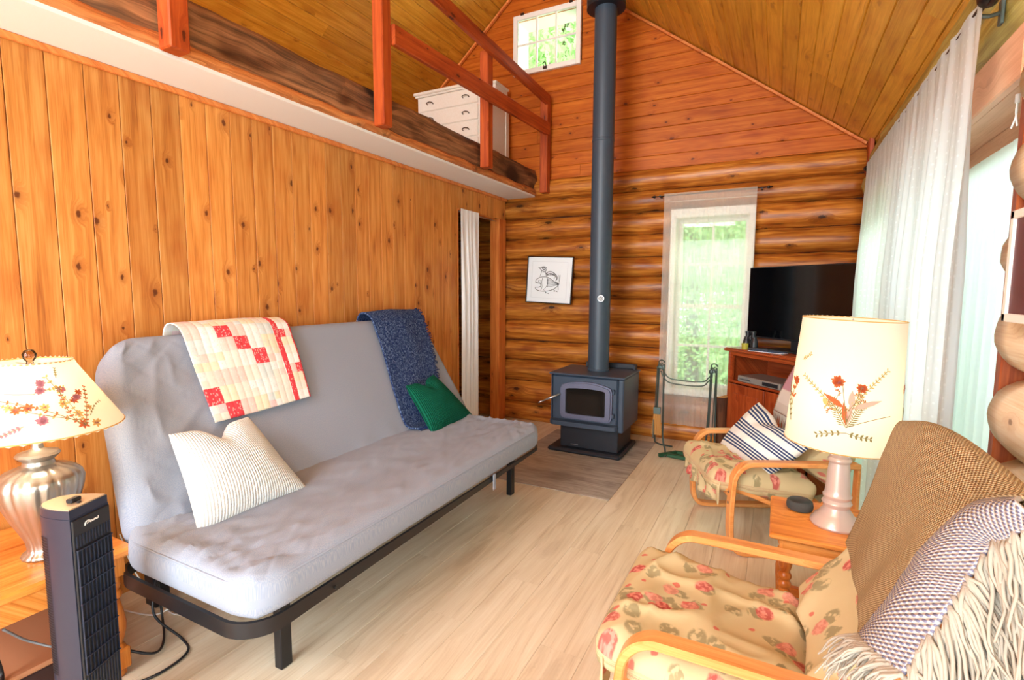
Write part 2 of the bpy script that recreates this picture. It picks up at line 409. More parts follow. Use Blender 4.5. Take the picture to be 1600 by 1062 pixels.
def floral():
    t = NT('rose_print_cotton'); u = t.uv(); wob = t.node('ShaderNodeTexNoise'); t.l.new(u, wob.inputs['Vector']); wob.inputs['Scale'].default_value = 22
    vm = t.node('ShaderNodeVectorMath', operation='MULTIPLY_ADD'); t.l.new(wob.outputs['Color'], vm.inputs[0]); vm.inputs[1].default_value = (.03, .03, 0); t.l.new(u, vm.inputs[2])
    p = vm.outputs[0]
    v1 = t.vor(p, 10.5); v2 = t.vor(p, 13.0); v3 = t.vor(p, 21)
    c1 = t.sep(v1.outputs['Color']); c2 = t.sep(v2.outputs['Color']); c3 = t.sep(v3.outputs['Color'])
    base = t.mix(t.noise(u, 5, 3), c(216, 199, 160), c(200, 175, 128))
    leaf = t.math('MULTIPLY', t.math('SUBTRACT', 1.0, t.step(v2.outputs['Distance'], .28, .40)), t.math('GREATER_THAN', c2[0], .48))
    leaf = t.math('MULTIPLY', leaf, t.step(t.noise(u, 45, 2), .36, .5))
    base = t.mix(t.math('MULTIPLY', leaf, .75), base, c(136, 126, 92))
    rose = t.math('MULTIPLY', t.math('SUBTRACT', 1.0, t.step(v1.outputs['Distance'], .24, .32)), t.math('GREATER_THAN', c1[0], .50))
    rc = t.mix(t.step(t.noise(u, 60, 2), .42, .6), c(176, 46, 54), c(226, 134, 122))
    rc = t.mix(t.math('MULTIPLY', c1[1], .55), rc, c(232, 176, 150))
    base = t.mix(t.math('MULTIPLY', rose, .92), base, rc)
    sm = t.math('MULTIPLY', t.math('SUBTRACT', 1.0, t.step(v3.outputs['Distance'], .16, .24)), t.math('GREATER_THAN', c3[0], .84))
    base = t.mix(t.math('MULTIPLY', sm, .8), base, c(206, 90, 84))
    t.set(base, .85, spec=.2); t.bump(t.noise(u, 300, 2), .1, .002); return t.m
rose_print = floral()
def weave(name, a, b, cc_, sx, sy):
    t = NT(name); s_ = t.sep(t.uv()); wx = t.math('SINE', t.math('MULTIPLY', s_[0], sx)); wy = t.math('SINE', t.math('MULTIPLY', s_[1], sy))
    h = t.math('MULTIPLY', wx, wy); col = t.mix(t.step(h, -.15, .35), a, b); col = t.mix(t.math('MULTIPLY', t.noise(t.uv(), 9, 2), .4), col, cc_)
    t.set(col, .95, spec=.1); t.bump(h, .7, .005); return t.m
tan_weave = weave('tan_basket_weave', c(216, 192, 150), c(140, 108, 76), c(186, 156, 116), 420, 420)
blue_weave = weave('blue_band_weave', c(216, 210, 206), c(104, 106, 146), c(196, 188, 190), 300, 480)
grey_weave = weave('pale_under_weave', c(206, 198, 188), c(160, 150, 144), c(186, 178, 170), 300, 300)
fringe_m = plain('cream_yarn', c(178, 168, 154), .95); knot_m = plain('shadow_knot_yarn', c(150, 134, 122), .95)  # knots darker than the fringe, their shadow put into the colour
grey_yarn = plain('grey_yarn', c(196, 188, 180), .95)
def stripes():
    t = NT('navy_stripe_cotton'); s_ = t.sep(t.uv()); y = t.math('MULTIPLY', s_[1], 6.2)
    band = t.math('FRACT', y); fine_ = t.math('FRACT', t.math('MULTIPLY', y, 6.0))
    on = t.math('MULTIPLY', t.math('GREATER_THAN', fine_, .42), t.math('GREATER_THAN', band, .34))
    t.set(t.mix(on, c(238, 234, 228), c(58, 72, 112)), .9, spec=.15); t.bump(t.noise(t.uv(), 300, 2), .15, .002); return t.m
stripe_m = stripes()
def plaid():
    t = NT('striped_throw'); s_ = t.sep(t.uv()); n = t.ramp(t.math('FRACT', t.math('MULTIPLY', s_[1], 2.2)), [(0, c(214, 200, 188)), (.25, c(214, 200, 188)), (.27, c(150, 148, 140)), (.4, c(150, 148, 140)), (.42, c(222, 196, 192)), (.5, c(196, 146, 158)), (.74, c(196, 146, 158)), (.76, c(226, 214, 204))])
    t.set(n, .95, spec=.1); return t.m
plaid_m = plaid()
def printed(name, col):
    t = NT(name); v = t.vor(t.uv(), 60); cr = t.sep(v.outputs['Color'])
    on = t.math('MULTIPLY', t.math('GREATER_THAN', cr[0], .55), t.math('SUBTRACT', 1.0, t.step(v.outputs['Distance'], .25, .4)))
    dk = tuple(x*.92 for x in col[:3])+(1,)
    alt = t.ramp(cr[1], [(0, c(244, 240, 236)), (.4, c(240, 206, 204)), (.7, c(206, 224, 222)), (1, c(240, 226, 190))])
    t.set(t.mix(t.math('MULTIPLY', on, .5), dk, alt), .9, spec=.12); return t.m
qcols = [printed('quilt_'+n, col) for n, col in (('cream', c(242, 234, 222)), ('red', c(232, 74, 84)), ('pink', c(240, 206, 206)), ('yellow', c(242, 232, 204)), ('aqua', c(222, 232, 232)), ('white', c(246, 244, 242)), ('rose', c(244, 214, 206)))]
def leafmat(name, col):
    t = NT(name); tl = t.node('ShaderNodeBsdfTranslucent'); df = t.node('ShaderNodeBsdfDiffuse')
    cc_ = t.mix(t.noise(t.obj(), 1.5, 2), col, (col[0]*1.5, col[1]*1.25, col[2]*1.4, 1)); t.l.new(cc_, tl.inputs[0]); t.l.new(cc_, df.inputs[0])
    a = t.node('ShaderNodeMixShader'); a.inputs[0].default_value = .5; t.l.new(tl.outputs[0], a.inputs[1]); t.l.new(df.outputs[0], a.inputs[2]); t.l.new(a.outputs[0], t.out.inputs[0]); return t.m
leaf_m = leafmat('spring_leaves', (.50, .72, .34, 1)); bark = plain('bark', c(110, 96, 80), .9); grass_m = plain('lawn', c(130, 160, 84), .95, nb=.3, ns=20)
#==STRUCT==
YB = 5.1; XR = .62; YR = -2.6
def roofz(x): return 4.80-.742*(x+2.34) if x > -2.34 else 4.80-.85*(-2.34-x)
_bc = {}
def board(name, L, Wd, T, loc, X, Y, Z, mat, parent, ch=.004):
    key = (round(L, 3), round(Wd, 3), T, mat.name, ch)
    if key not in _bc:
        w = Wd/2; sec = [(-w, -T), (w, -T), (w, -ch), (w-ch, 0), (-w+ch, 0), (-w, -ch)]
        V = [(x, y, z) for x in (-L/2, L/2) for y, z in sec]
        F = [tuple(range(6))[::-1], tuple(range(6, 12))]+[(i, (i+1) % 6, 6+(i+1) % 6, 6+i) for i in range(6)]
        me = bpy.data.meshes.new(name); me.from_pydata(V, [], F); me.materials.append(mat); _bc[key] = me
    o = bpy.data.objects.new(name, _bc[key]); m = Matrix((X, Y, Z)).transposed().to_4x4(); m.translation = Vector(loc)
    link(o, parent); o.matrix_world = m; return o
vX, vY, vZ = Vector((1, 0, 0)), Vector((0, 1, 0)), Vector((0, 0, 1))
def holed_slab(name, us, zs, holes, place, mat, parent, top=None):
    """slab in u-z cells with openings; place(u,z,d) gives the point, d = 0 inner face, 1 outer"""
    b = MB()
    for i in range(len(us)-1):
        for j in range(len(zs)-1):
            um, zm = (us[i]+us[i+1])/2, (zs[j]+zs[j+1])/2
            if any(h[0] < um < h[1] and h[2] < zm < h[3] for h in holes): continue
            z0a = z0b = zs[j]; z1a = z1b = zs[j+1]
            if top:
                ta, tb = top(us[i]), top(us[i+1])
                if z0a >= max(ta, tb): continue
                z0a, z0b, z1a, z1b = min(z0a, ta), min(z0b, tb), min(z1a, ta), min(z1b, tb)
            V = [place(us[i], z0a, 0), place(us[i+1], z0b, 0), place(us[i+1], z1b, 0), place(us[i], z1a, 0),
                 place(us[i], z0a, 1), place(us[i+1], z0b, 1), place(us[i+1], z1b, 1), place(us[i], z1a, 1)]
            b.add(V, [(0, 1, 2, 3), (7, 6, 5, 4), (0, 4, 5, 1), (1, 5, 6, 2), (2, 6, 7, 3), (3, 7, 4, 0)])
    return b.build(name, mat, parent)
# ---- floor
floor = struct('floor')
b = MB().box(-4.95, .95, YR-.1, 5.35, -.12, -.012); b.build('subfloor', chink, floor)
pw, pl_ = .18, 1.22
ix = 0; x = XR+.02
while x > -4.9:
    y = YR-((ix*.41) % 1.2)
    while y < 5.12:
        y0, y1 = max(y, YR), min(y+pl_, 5.12)
        if y1-y0 > .05: board('plank', y1-y0-.0008, pw-.0008, .012, (x-pw/2, (y0+y1)/2, 0), vY, -vX, vZ, vinyl, floor, .0012)
        y += pl_
    x -= pw; ix += 1
MB().box(-1.99, -.975, 3.345, 4.87, .0003, .006, .002).build('hearth_pad', hearth_m)
hp = bpy.data.objects['hearth_pad']; tag(hp, 'grey brown streaked hearth pad lying on the floor under the wood stove', 'hearth pad')
# hearth grain runs across the room (local X) already

# ---- back wall: logs below, boards above
wb = struct('wall_back')
H1 = (-.90, -.25, .52, 2.13); H2 = (-2.60, -1.90, 3.72, 4.27)
us = sorted({-4.95, -2.34, .95, -.90, -.25, -2.60, -1.90, .62}); zs = sorted({-.1, .52, 2.13, 3.72, 4.27, 5.0})
holed_slab('backing', us, zs, [H1, H2], lambda u, z, d: (u, YB+.015+.2*d, z), chink, wb, roofz)
def log(x0, x1, zc, rh, rd, mat, parent, seed, pt, taper=0.0, n=16):
    """log along u from x0 to x1; pt(u, across, zz) maps to the room"""
    L = x1-x0; m = max(4, int(L/.09)); V = []; U = []; F = []; rnd = random.Random(seed)
    kn = [(rnd.uniform(x0, x1), rnd.uniform(pi*.6, pi*1.4), rnd.uniform(.006, .014)) for _ in range(int(L*2.2)+1)]
    for i in range(m+1):
        x = x0+L*i/m; tp = 1+taper*((x-x0)/L-.5)
        ee = min(1, (min(i, m-i)+.55)/1.4) if L < 4.4 or True else 1
        for k in range(n+1):
            a = 2*pi*k/n
            q = 1+.07*nz(x*1.6+seed, cos(a)*.9, sin(a)*.9+seed)+.035*nz(x*6, cos(a)*3, sin(a)*3+seed)
            for kx, ka, kh in kn:
                d2 = ((x-kx)/.07)**2+((a-ka)/.5)**2
                if d2 < 6: q += kh/rd*exp(-d2)
            q *= tp*(.93+.07*ee)
            V.append(pt(x, cos(a)*rd*q, zc+sin(a)*rh*min(q, 1.06))); U.append((x+seed*1.7, a*rd))
    for i in range(m):
        for k in range(n): F.append((i*(n+1)+k, i*(n+1)+k+1, (i+1)*(n+1)+k+1, (i+1)*(n+1)+k))
    k0 = len(V)
    for ii, xx in ((0, x0), (m, x1)):
        V.append(pt(xx, 0, zc)); U.append((xx+3, 0))
        for k in range(n): F.append((ii*(n+1)+k, ii*(n+1)+k+1, len(V)-1))
    o = mesh('log', V, F, mat, parent, True, uv=U)
    return o
seams = [-.02, .198, .439, .671, .89, 1.111, 1.366, 1.58, 1.778, 1.992, 2.213, 2.407, 2.615]
ptb = lambda u, a, z: (u, YB+.035+a, z)
for i in range(12):
    z0, z1 = seams[i], seams[i+1]; rh = (z1-z0)/2+.003
    segs = [(-4.9, XR-.04)]
    if z1 > .55 and z0 < 2.1: segs = [(-4.9, -.895), (-.255, XR-.04)]
    for (a, b_) in segs: log(a, b_, (z0+z1)/2, rh, .105, log_wood, wb, 3.1*i+a, ptb, .06*(-1)**i)
z = 2.60; k = 0; gw = .127
while z < 4.78:
    xr = min(XR, -2.34+(4.80-z)/.742); xl = max(-4.9, -2.34-(4.80-z)/.85)
    cuts = [xl, xr]
    holes = z > 3.69 and z+gw < 4.32
    segs = [(xl, -2.63), (-1.87, xr)] if holes else [(xl, xr)]
    out = []
    for a, b_ in segs:
        if b_-a > 1.7:
            r_ = random.Random(k*13+5); q = a+(b_-a)*r_.uniform(.3, .7); out += [(a, q), (q, b_)]
        elif b_-a > .05: out.append((a, b_))
    for a, b_ in out: board('board', b_-a-.002, gw-.0015, .016, ((a+b_)/2, YB-.01, z+gw/2), vX, vZ, -vY, gable_pine, wb)
    z += gw; k += 1
def strip(name, P0, P1, w, t, side, mat, parent, **kw):
    o = MB().sweep([P0, P1], w, t, side).build(name, mat, parent)
    for q, v in kw.items(): o[q] = v
    return o
tr = struct('trim_1')
strip('roof_trim', (-2.36, YB-.04, 4.78), (XR-.06, YB-.04, roofz(XR-.06)-.02), .035, .022, (0, 1, 0), trim_pine, tr)
strip('roof_trim', (-2.32, YB-.04, 4.78), (-4.75, YB-.04, roofz(-4.75)-.02), .035, .022, (0, 1, 0), trim_pine, tr)
strip('ledge_trim', (-2.3, YB-.015, 2.605), (XR-.05, YB-.015, 2.605), .03, .012, (0, 1, 0), gable_pine, tr)
b = MB().box(.565, .60, YB-.16, YB+.02, 0, 2.64, .004); b.build('corner_board', red_z, tr)
b = MB().box(.59, .70, YB-.42, YB-.10, 0, 2.50, .004); b.build('corner_board', red_z, tr)

# ---- ceiling
ce = struct('ceiling')
aR = math.atan(.742); dR = Vector((cos(aR), 0, -sin(aR))); nR = Vector((-sin(aR), 0, -cos(aR)))
aL = math.atan(.85); dL = Vector((-cos(aL), 0, -sin(aL))); nL = Vector((sin(aL), 0, -cos(aL)))
ridge = Vector((-2.34, 0, 4.80))
cw = .118; i = 0; s_ = 0
while s_ < 3.85:
    r_ = random.Random(i+77); y = YR-r_.uniform(0, 2.5)
    while y < YB:
        L = 3.1; y0, y1 = max(y, YR), min(y+L, YB)
        if y1-y0 > .1: p = ridge+dR*(s_+cw/2); board('board', y1-y0-.001, cw-.001, .016, (p.x, (y0+y1)/2, p.z), vY, dR, nR, ceil_pine, ce, .005)
        y += L
    s_ += cw; i += 1
s_ = 0
while s_ < 3.25:
    r_ = random.Random(i+177); y = YR-r_.uniform(0, 2.5)
    while y < YB:
        L = 3.1; y0, y1 = max(y, YR), min(y+L, YB)
        if y1-y0 > .1: p = ridge+dL*(s_+cw/2); board('board', y1-y0-.001, cw-.001, .016, (p.x, (y0+y1)/2, p.z), vY, -dL, nL, ceil_pine, ce, .005)
        y += L
    s_ += cw; i += 1
for d, n_, L in ((dR, nR, 4.1), (dL, nL, 3.6)):
    p = [ridge-n_*.017, ridge+d*L-n_*.017, ridge+d*L-n_*.09, ridge-n_*.12]
    V = [(q.x, yy, q.z) for yy in (YR-.1, YB+.3) for q in p]
    mesh('roof_deck', V, [(0, 1, 2, 3), (7, 6, 5, 4), (0, 4, 5, 1), (1, 5, 6, 2), (2, 6, 7, 3), (3, 7, 4, 0)], chink, ce)

# ---- left wall of vertical boards, with the curtained doorway
wlf = struct('wall_left')
XL = -2.7; bw = .1325
holed_slab('backing', [YR, 4.08, 4.82, 5.03], [0, 2.20, 2.44], [(4.08, 4.82, -1, 2.20), (4.82, 5.03, -1, 2.20)], lambda u, z, d: (XL-.018-.07*d, u, z), chink, wlf)
y = 1.06-bw*27
while y < 4.99:
    y0, y1 = y, min(y+bw, 5.03)
    if y0 >= 4.10-.02: z0 = 2.20
    elif y0 < 4.10 < y1: y1 = 4.10; z0 = 0
    elif y0 > 4.8: z0 = 2.20
    else: z0 = 0
    if y0 > YR-.1 and y1-y0 > .02:
        board('board', 2.425-z0-.003, y1-y0-.0028, .016, (XL, (y0+y1)/2, (z0+2.425)/2), -vZ, vY, vX, pine, wlf, .0016)
    y += bw
jb = struct('trim_2')
MB().box(XL-.10, XL+.016, 4.87, 5.02, 0, 2.20, .004).build('door_post', trim_z, jb)
MB().box(XL-.09, XL+.003, 4.10, 4.80, 2.185, 2.20, .003).build('door_head', trim_pine, jb)
MB().box(XL-.09, XL+.003, 4.085, 4.10, 0, 2.20, .003).build('door_jamb', trim_z, jb)
strip('crown_trim', (XL+.012, YR, 2.415), (XL+.012, 5.03, 2.415), .022, .028, (1, 0, 0), trim_pine, jb)
# room behind the doorway
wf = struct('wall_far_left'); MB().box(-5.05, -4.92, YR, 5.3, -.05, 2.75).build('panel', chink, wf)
# ---- rear wall (behind the camera) with a big window and an added gable opening for light
wr = struct('wall_rear')
holed_slab('panel', sorted([-4.95, -2.5, .5, -3.1, -2.34, -.9, .62, .95]), [-.1, .3, 2.65, 2.95, 4.1, 5.0], [(-2.5, .5, .3, 2.65), (-3.1, -.9, 2.95, 4.1)], lambda u, z, d: (u, YR-.12*d, z), gable_pine, wr, roofz)
# ---- right wall
wrt = struct('wall_right')
D0, D1, DH = 1.94, 4.30, 2.10
holed_slab('backing', [YR, -1.7, .2, D0, D1, 5.3], [-.1, .55, 2.1, DH+.001, 2.75], [(D0, D1, -1, DH), (-1.7, .2, .55, 2.1)], lambda u, z, d: (XR+.03+.18*d, u, z), chink, wrt)
ptr = lambda u, a, z: (XR+.015+a, u, z)
zz = [-.02, .13, .345, .565, .785, 1.005, 1.226, 1.444, 1.66, 1.88, 2.10]
for i in range(10):
    z0, z1 = zz[i], zz[i+1]
    segs = [(YR, 1.84)] if z1 < .6 else [(YR, -1.72), (.22, 1.84)]
    for a, b_ in segs: log(a, b_, (z0+z1)/2, (z1-z0)/2+.003, .115, glare_log, wrt, 40+i*2.3+a, ptr, n=30)
    log(D1+.06, 4.65, (z0+z1)/2, (z1-z0)/2+.003, .08, log_wood, wrt, 70+i*2.3, ptr)
log(YR, 4.98, 2.27, .115, .10, green_log, wrt, 91, ptr)
log(YR, 4.98, 2.475, .105, .085, green_log, wrt, 93, lambda u, a, z: (XR+.03+a, u, z))
jamb_m = wood('brown_jamb', c(168, 88, 44), c(140, 64, 28), c(100, 40, 16), .5, c(60, 20, 10), .5, axis='z')  # darker brown than the red boards
# door / patio window in the right wall
dw = struct('window_3')
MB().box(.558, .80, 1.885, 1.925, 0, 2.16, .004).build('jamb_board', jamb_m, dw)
MB().box(.70, .74, D0, D0+.07, .05, 2.02, .004).build('stile', casing_z, dw)
MB().box(.70, .74, D1-.07, D1, .05, 2.02, .004).build('stile', casing_z, dw)
MB().box(.70, .74, (D0+D1)/2-.05, (D0+D1)/2+.05, .05, 2.02, .004).build('stile', casing_z, dw)
MB().box(.695, .745, D0, D1, 1.955, 2.035, .004).build('top_rail', casing_y, dw)
MB().box(.695, .745, D0, D1, .0, .14, .004).build('bottom_rail', casing_y, dw)
MB().box(.575, .80, D0-.02, D1+.02, 2.035, 2.06, .003).build('head_board', casing_y, dw)
MB().box(.545, .575, D0-.04, D1+.05, 2.03, 2.175, .005).build('header_casing', casing_y, dw)
MB().box(.53, .575, D1, D1+.07, 0, 2.03, .005).build('side_casing', casing_z, dw)
for y0, y1 in ((D0+.07, (D0+D1)/2-.05), ((D0+D1)/2+.05, D1-.07)): MB().box(.717, .723, y0, y1, .14, 1.955).build('pane', pane_m, dw)
MB().tube([(.60, 2.10, 2.035), (.60, 2.10, 2.01)], .006).tube(curve([(.60, 2.10, 2.015), (.605, 2.115, 1.98), (.60, 2.13, 1.945)], 6), .0025, 5).tube(curve([(.60, 2.10, 2.015), (.598, 2.095, 1.98), (.60, 2.085, 1.94)], 6), .0025, 5).build('tied_string', cord_white, dw)

# back window
w1 = struct('window_1')
def sash(parent, x0, x1, z0, z1, y, cols, rows, fw_, mt, mat):
    b = MB(); t = .018
    for a in ((x0, x0+fw_, z0, z1), (x1-fw_, x1, z0, z1), (x0+fw_, x1-fw_, z0, z0+fw_), (x0+fw_, x1-fw_, z1-fw_, z1)): b.box(a[0], a[1], y-t, y+t, a[2], a[3], .003)
    b.build('sash_frame', mat, parent)
    X0, X1, Z0, Z1 = x0+fw_, x1-fw_, z0+fw_, z1-fw_
    for i in range(1, cols): xx = X0+(X1-X0)*i/cols; MB().box(xx-mt/2, xx+mt/2, y-.012, y+.012, Z0, Z1, .002).build('muntin', mat, parent)
    for j in range(1, rows): q = Z0+(Z1-Z0)*j/rows; MB().box(X0, X1, y-.011, y+.011, q-mt/2, q+mt/2, .002).build('muntin', mat, parent)
    for i in range(cols):
        for j in range(rows):
            a0, a1 = X0+(X1-X0)*i/cols, X0+(X1-X0)*(i+1)/cols; c0, c1 = Z0+(Z1-Z0)*j/rows, Z0+(Z1-Z0)*(j+1)/rows
            MB().box(a0, a1, y-.002, y+.002, c0, c1).build('pane', pane_m, parent)
sash(w1, -.885, -.265, 1.28, 2.12, YB+.10, 2, 2, .035, .022, sash_white)
sash(w1, -.885, -.265, .53, 1.32, YB+.06, 2, 2, .035, .022, sash_white)
for bx in ((-.935, -.885, YB-.088, YB+.22, .53, 2.12), (-.265, -.215, YB-.088, YB+.22, .53, 2.12), (-.935, -.215, YB-.088, YB+.22, 2.12, 2.20), (-.95, -.20, YB-.10, YB+.22, .46, .53)):
    MB().box(*bx, b=.004).build('casing', sash_white, w1)
# gable window
w2 = struct('window_2')
sash(w2, -2.625, -1.875, 3.70, 4.30, YB-.03, 3, 2, .05, .018, sash_white)
for bx in ((-2.60, -2.585, YB-.01, YB+.24, 3.72, 4.27), (-1.915, -1.90, YB-.01, YB+.24, 3.72, 4.27), (-2.60, -1.90, YB-.01, YB+.24, 4.255, 4.27), (-2.60, -1.90, YB-.01, YB+.24, 3.72, 3.735)):
    MB().box(*bx).build('reveal', sash_white, w2)
for x_ in (-2.52, -1.98): MB().box(x_-.02, x_+.02, YB-.055, YB-.03, 4.29, 4.315, .003).build('hinge', brown_bronze, w2)
MB().tube(curve([(-2.27, YB-.055, 3.74), (-2.27, YB-.065, 3.765), (-2.245, YB-.065, 3.77), (-2.24, YB-.055, 3.735)], 8), .005).box(-2.275, -2.235, YB-.06, YB-.048, 3.71, 3.735).build('latch', brown_bronze, w2)

# ---- loft
lf = struct('loft_floor')
MB().box(-4.92, -2.36, YR, YB-.0, 2.43, 2.455).build('soffit_drywall', white_paint, lf)
MB().box(-4.92, -2.50, YR, YB-.0, 2.456, 2.70).build('loft_deck', ceil_pine, lf)
def beam_fn(face):
    def f(u, v):
        y = YR+(YB-.02-YR)*u; z = 2.452+(2.705-2.452)*v
        e = .012*nz(y*2.2, z*9, 1)+.007*nz(y*9, z*22, 4)
        zz_ = z+.010*nz(y*3, v*2, 7)*(1 if v > .5 else .4)
        return (-2.352+e-.02*max(0, v-.8)*5*.6, y, zz_)
    return f
bm_ = empty('loft_beam', (-2.42, 1.3, 2.45)); tag(bm_, 'dark hand hewn timber beam along the edge of the loft', 'beam')
bm_['kind'] = 'structure'
b = MB(); nu, nv = 260, 9; f = beam_fn(0)
V = [f(i/nu, j/nv) for j in range(nv+1) for i in range(nu+1)]
V += [(-2.49, v[1], v[2]) for v in V[-(nu+1):]]
F = [(j*(nu+1)+i, j*(nu+1)+i+1, (j+1)*(nu+1)+i+1, (j+1)*(nu+1)+i) for j in range(nv+1) for i in range(nu)]
V = [Vector(v)-Vector(bm_.location) for v in V]
o = mesh('hewn_face', V, F, beam_wood, bm_, True); o.rotation_euler = (0, 0, 0)
# grain along the beam: rebuild coordinates with x along y
me = o.data
for v in me.vertices: v.co = Vector((v.co.y, -v.co.x, v.co.z))
o.rotation_euler = (0, 0, radians(90))
V = []; n = 240
for i in range(n+1):
    y = YR+(YB-.05-YR)*i/n; e = .010*nz(y*5, 3)+.006*nz(y*17, 8)
    V += [(y-1.3, .0-(-2.338+e+2.42), 2.447-2.45), (y-1.3, -(-2.334+e+2.42), 2.485+.012*nz(y*4, 9)-2.45), (y-1.3, -(-2.36+2.42), 2.512+.018*nz(y*4, 9)-2.45), (y-1.3, -(-2.42+2.42), 2.447-2.45)]
F = [(i*4+k, i*4+(k+1) % 4, (i+1)*4+(k+1) % 4, (i+1)*4+k) for i in range(n) for k in range(4)]
o = mesh('hewn_edge', V, F, beam_edge, bm_, True); o.rotation_euler = (0, 0, radians(90))
o['label'] = 'paler orange rounded lower edge'
rl = empty('loft_railing', (-2.31, 1.375, 2.5)); tag(rl, 'reddish stained timber railing of square posts above the loft beam', 'railing')
for y, x_, zb, zt in ((1.345, 0, 2.43, 3.62), (2.62, 0, 2.475, 3.62), (3.92, 0, 2.49, 3.44), (5.0, .07, 2.45, 3.42)):
    o = MB().box(0, zt-zb, -.042, .042, -.042, .042, .006).build('post', redwood, rl); o.rotation_euler = (0, radians(-90), 0); o.location = (x_+.02, y-1.375, zb-2.5)
for za, zb, h in ((3.51, 3.37, .105), (3.045, 3.085, .125)):
    L = 5.0-2.66
    o = MB().box(0, L, -.02, .02, -h/2, h/2, .006).build('rail', redwood, rl); o.location = (.066, 2.665-1.375, za-2.5); o.rotation_euler = (0, -math.atan((zb-za)/L), radians(90-1.4))
#==OBJECTS==
# ============================================================ FUTON
fu = empty('futon_sofa', (-1.8, 2.05, 0)); tag(fu, 'long grey futon sofa with black metal frame against the plank wall', 'sofa')
fo = Vector(fu.location)
def rel(V, o): o = Vector(o); return [Vector(v)-o for v in V]
ub = Vector((-.547, 0, .837)); nb_ = Vector((.837, 0, .547))
def wr_(x, y, amp, sx, sy, seed): return amp*nz(x*sx+seed, y*sy+seed, seed)
def disp_seat(x, y, side, q):
    if side < 0: return (0, 0, 0)
    e = max(0, (abs(x)-.55)/.55)
    r1 = 1-abs(nz(x*2.2+y*1.5, y*9-x*2, 5))*2; r2 = 1-abs(nz(x*4+y*3, y*16-x*3, 9))*2
    d = .007*nz(x*2+1, y*3, 2)+.007*max(0, r1)**3*(.5+e)+.006*max(0, r2)**4*(.35+e)+.004*nz(x*9, y*14, 3)
    for k_ in (1, -1):
        w = abs(((x+k_*y*1.4)/.17) % 1-.5); d -= .0045*exp(-((.5-w)/.045)**2)*(.3+e)
    if e > .2: d += .012*(e-.2)*nz(x*14, y*9, 4)
    d += -.022*exp(-((y+.02)/.13)**2)*exp(-((x-.1)/.9)**4)
    return (0, 0, d*min(1, q*1.2))
def pad_obj(name, parent, a, b, T, R, e, n, m, disp, O, X, Y, Z, mat, p=2.2, puff=0, origin=(0, 0, 0), recalc=False):
    V, F, U = pad_geo(a, b, T, R, e, n, m, disp, p, puff)
    V = rel(frame(V, O, X, Y, Z), origin)
    return mesh(name, V, F, mat, parent, True, uv=U)
pad_obj('seat_mattress', fu, 1.095, .40, .15, .15, .075, 180, 80, disp_seat, (-1.765, 2.03, .477), (0, 1, 0), (-1, 0, 0), (0, 0, 1), futon_grey, 2.6, origin=fo)
def disp_back(x, y, side, q):
    if side < 0: return (max(0, -x/1.165)*.15*(y+.475)/.95, 0, 0)
    e = max(0, (-x-.35)/.8)
    r1 = 1-abs(nz(x*3+y*3, y*4-x*5, 7))*2
    d = .006*nz(x*2+7, y*3, 2)+.012*e*max(0, r1)**3+.007*e*nz(x*7-y*5, y*8+x*5, 3)+.010*exp(-((y+.40)/.10)**2)*nz(x*9, y*6, 2)
    for k_ in (1, -1):
        w = abs(((x+k_*y*1.2)/.17) % 1-.5); d -= .004*exp(-((.5-w)/.04)**2)*(.15+.9*e)
    return (max(0, -x/1.165)*.15*(y+.475)/.95, 0, d*min(1, q*1.2))
bc_ = Vector((-2.03, 2.12, .5))+ub*.425-nb_*.085
pad_obj('back_mattress', fu, 1.165, .475, .17, .17, .08, 180, 80, disp_back, bc_, (0, 1, 0), ub, nb_, futon_grey, 2.6, origin=fo)
def outline(a, b, R, n=10):
    P = []
    for cx_, cy_, a0 in ((a-R, b-R, 0), (-a+R, b-R, 90), (-a+R, -b+R, 180), (a-R, -b+R, 270)):
        for i in range(n+1): t = radians(a0+90*i/n); P.append((cx_+R*cos(t), cy_+R*sin(t)))
    return P
P = [Vector((-1.765, 2.03, .477))+Vector((0, 1, 0))*x+Vector((-1, 0, 0))*y+Vector((0, 0, .050)) for x, y in outline(1.095-.012, .40-.012, .15)]
MB().tube(rel(P, fo), .0045, 6, closed=True).build('piping', futon_grey, fu, smooth=True)
P = [bc_+vY*(x+max(0, -x/1.165)*.15*(y+.475)/.95)+ub*y+nb_*.052 for x, y in outline(1.165-.014, .475-.014, .17)]
MB().tube(rel(P, fo), .0045, 6, closed=True).build('piping', futon_grey, fu, smooth=True)
# frame: flat bar loop with rounded corners, legs
P = [Vector((-1.785, 2.035, .388))+Vector((0, x, 0))+Vector((-y, 0, 0)) for x, y in outline(1.09, .395, .12, 8)]
b = MB(); m = len(P); V = []; F = []
for i, p in enumerate(P):
    t = (P[(i+1) % m]-P[i-1]).normalized(); s_ = Vector((t.y, -t.x, 0))
    hh = .009+.017*max(0, min(1, (1.40-p.y)/.25))
    for a_, c_ in ((-.0, .016-2*hh), (.012, .016-2*hh), (.012, .016), (0, .016)): V.append(p+s_*a_+Vector((0, 0, c_)))
for i in range(m):
    for k in range(4): F.append((i*4+k, i*4+(k+1) % 4, ((i+1) % m)*4+(k+1) % 4, ((i+1) % m)*4+k))
b.add(rel(V, fo), F); b.build('seat_frame', black_metal, fu, auto=40)
for i in range(13):
    yy = 1.06+i*.165; o = MB().box(-1.80, 1.80, -.02, .02, -.008, .008).build('slat', black_metal, fu) if False else MB().box(-.36, .36, -.022, .022, -.006, .006, .002).build('slat', black_metal, fu)
    o.location = Vector((-1.79, yy, .398))-fo
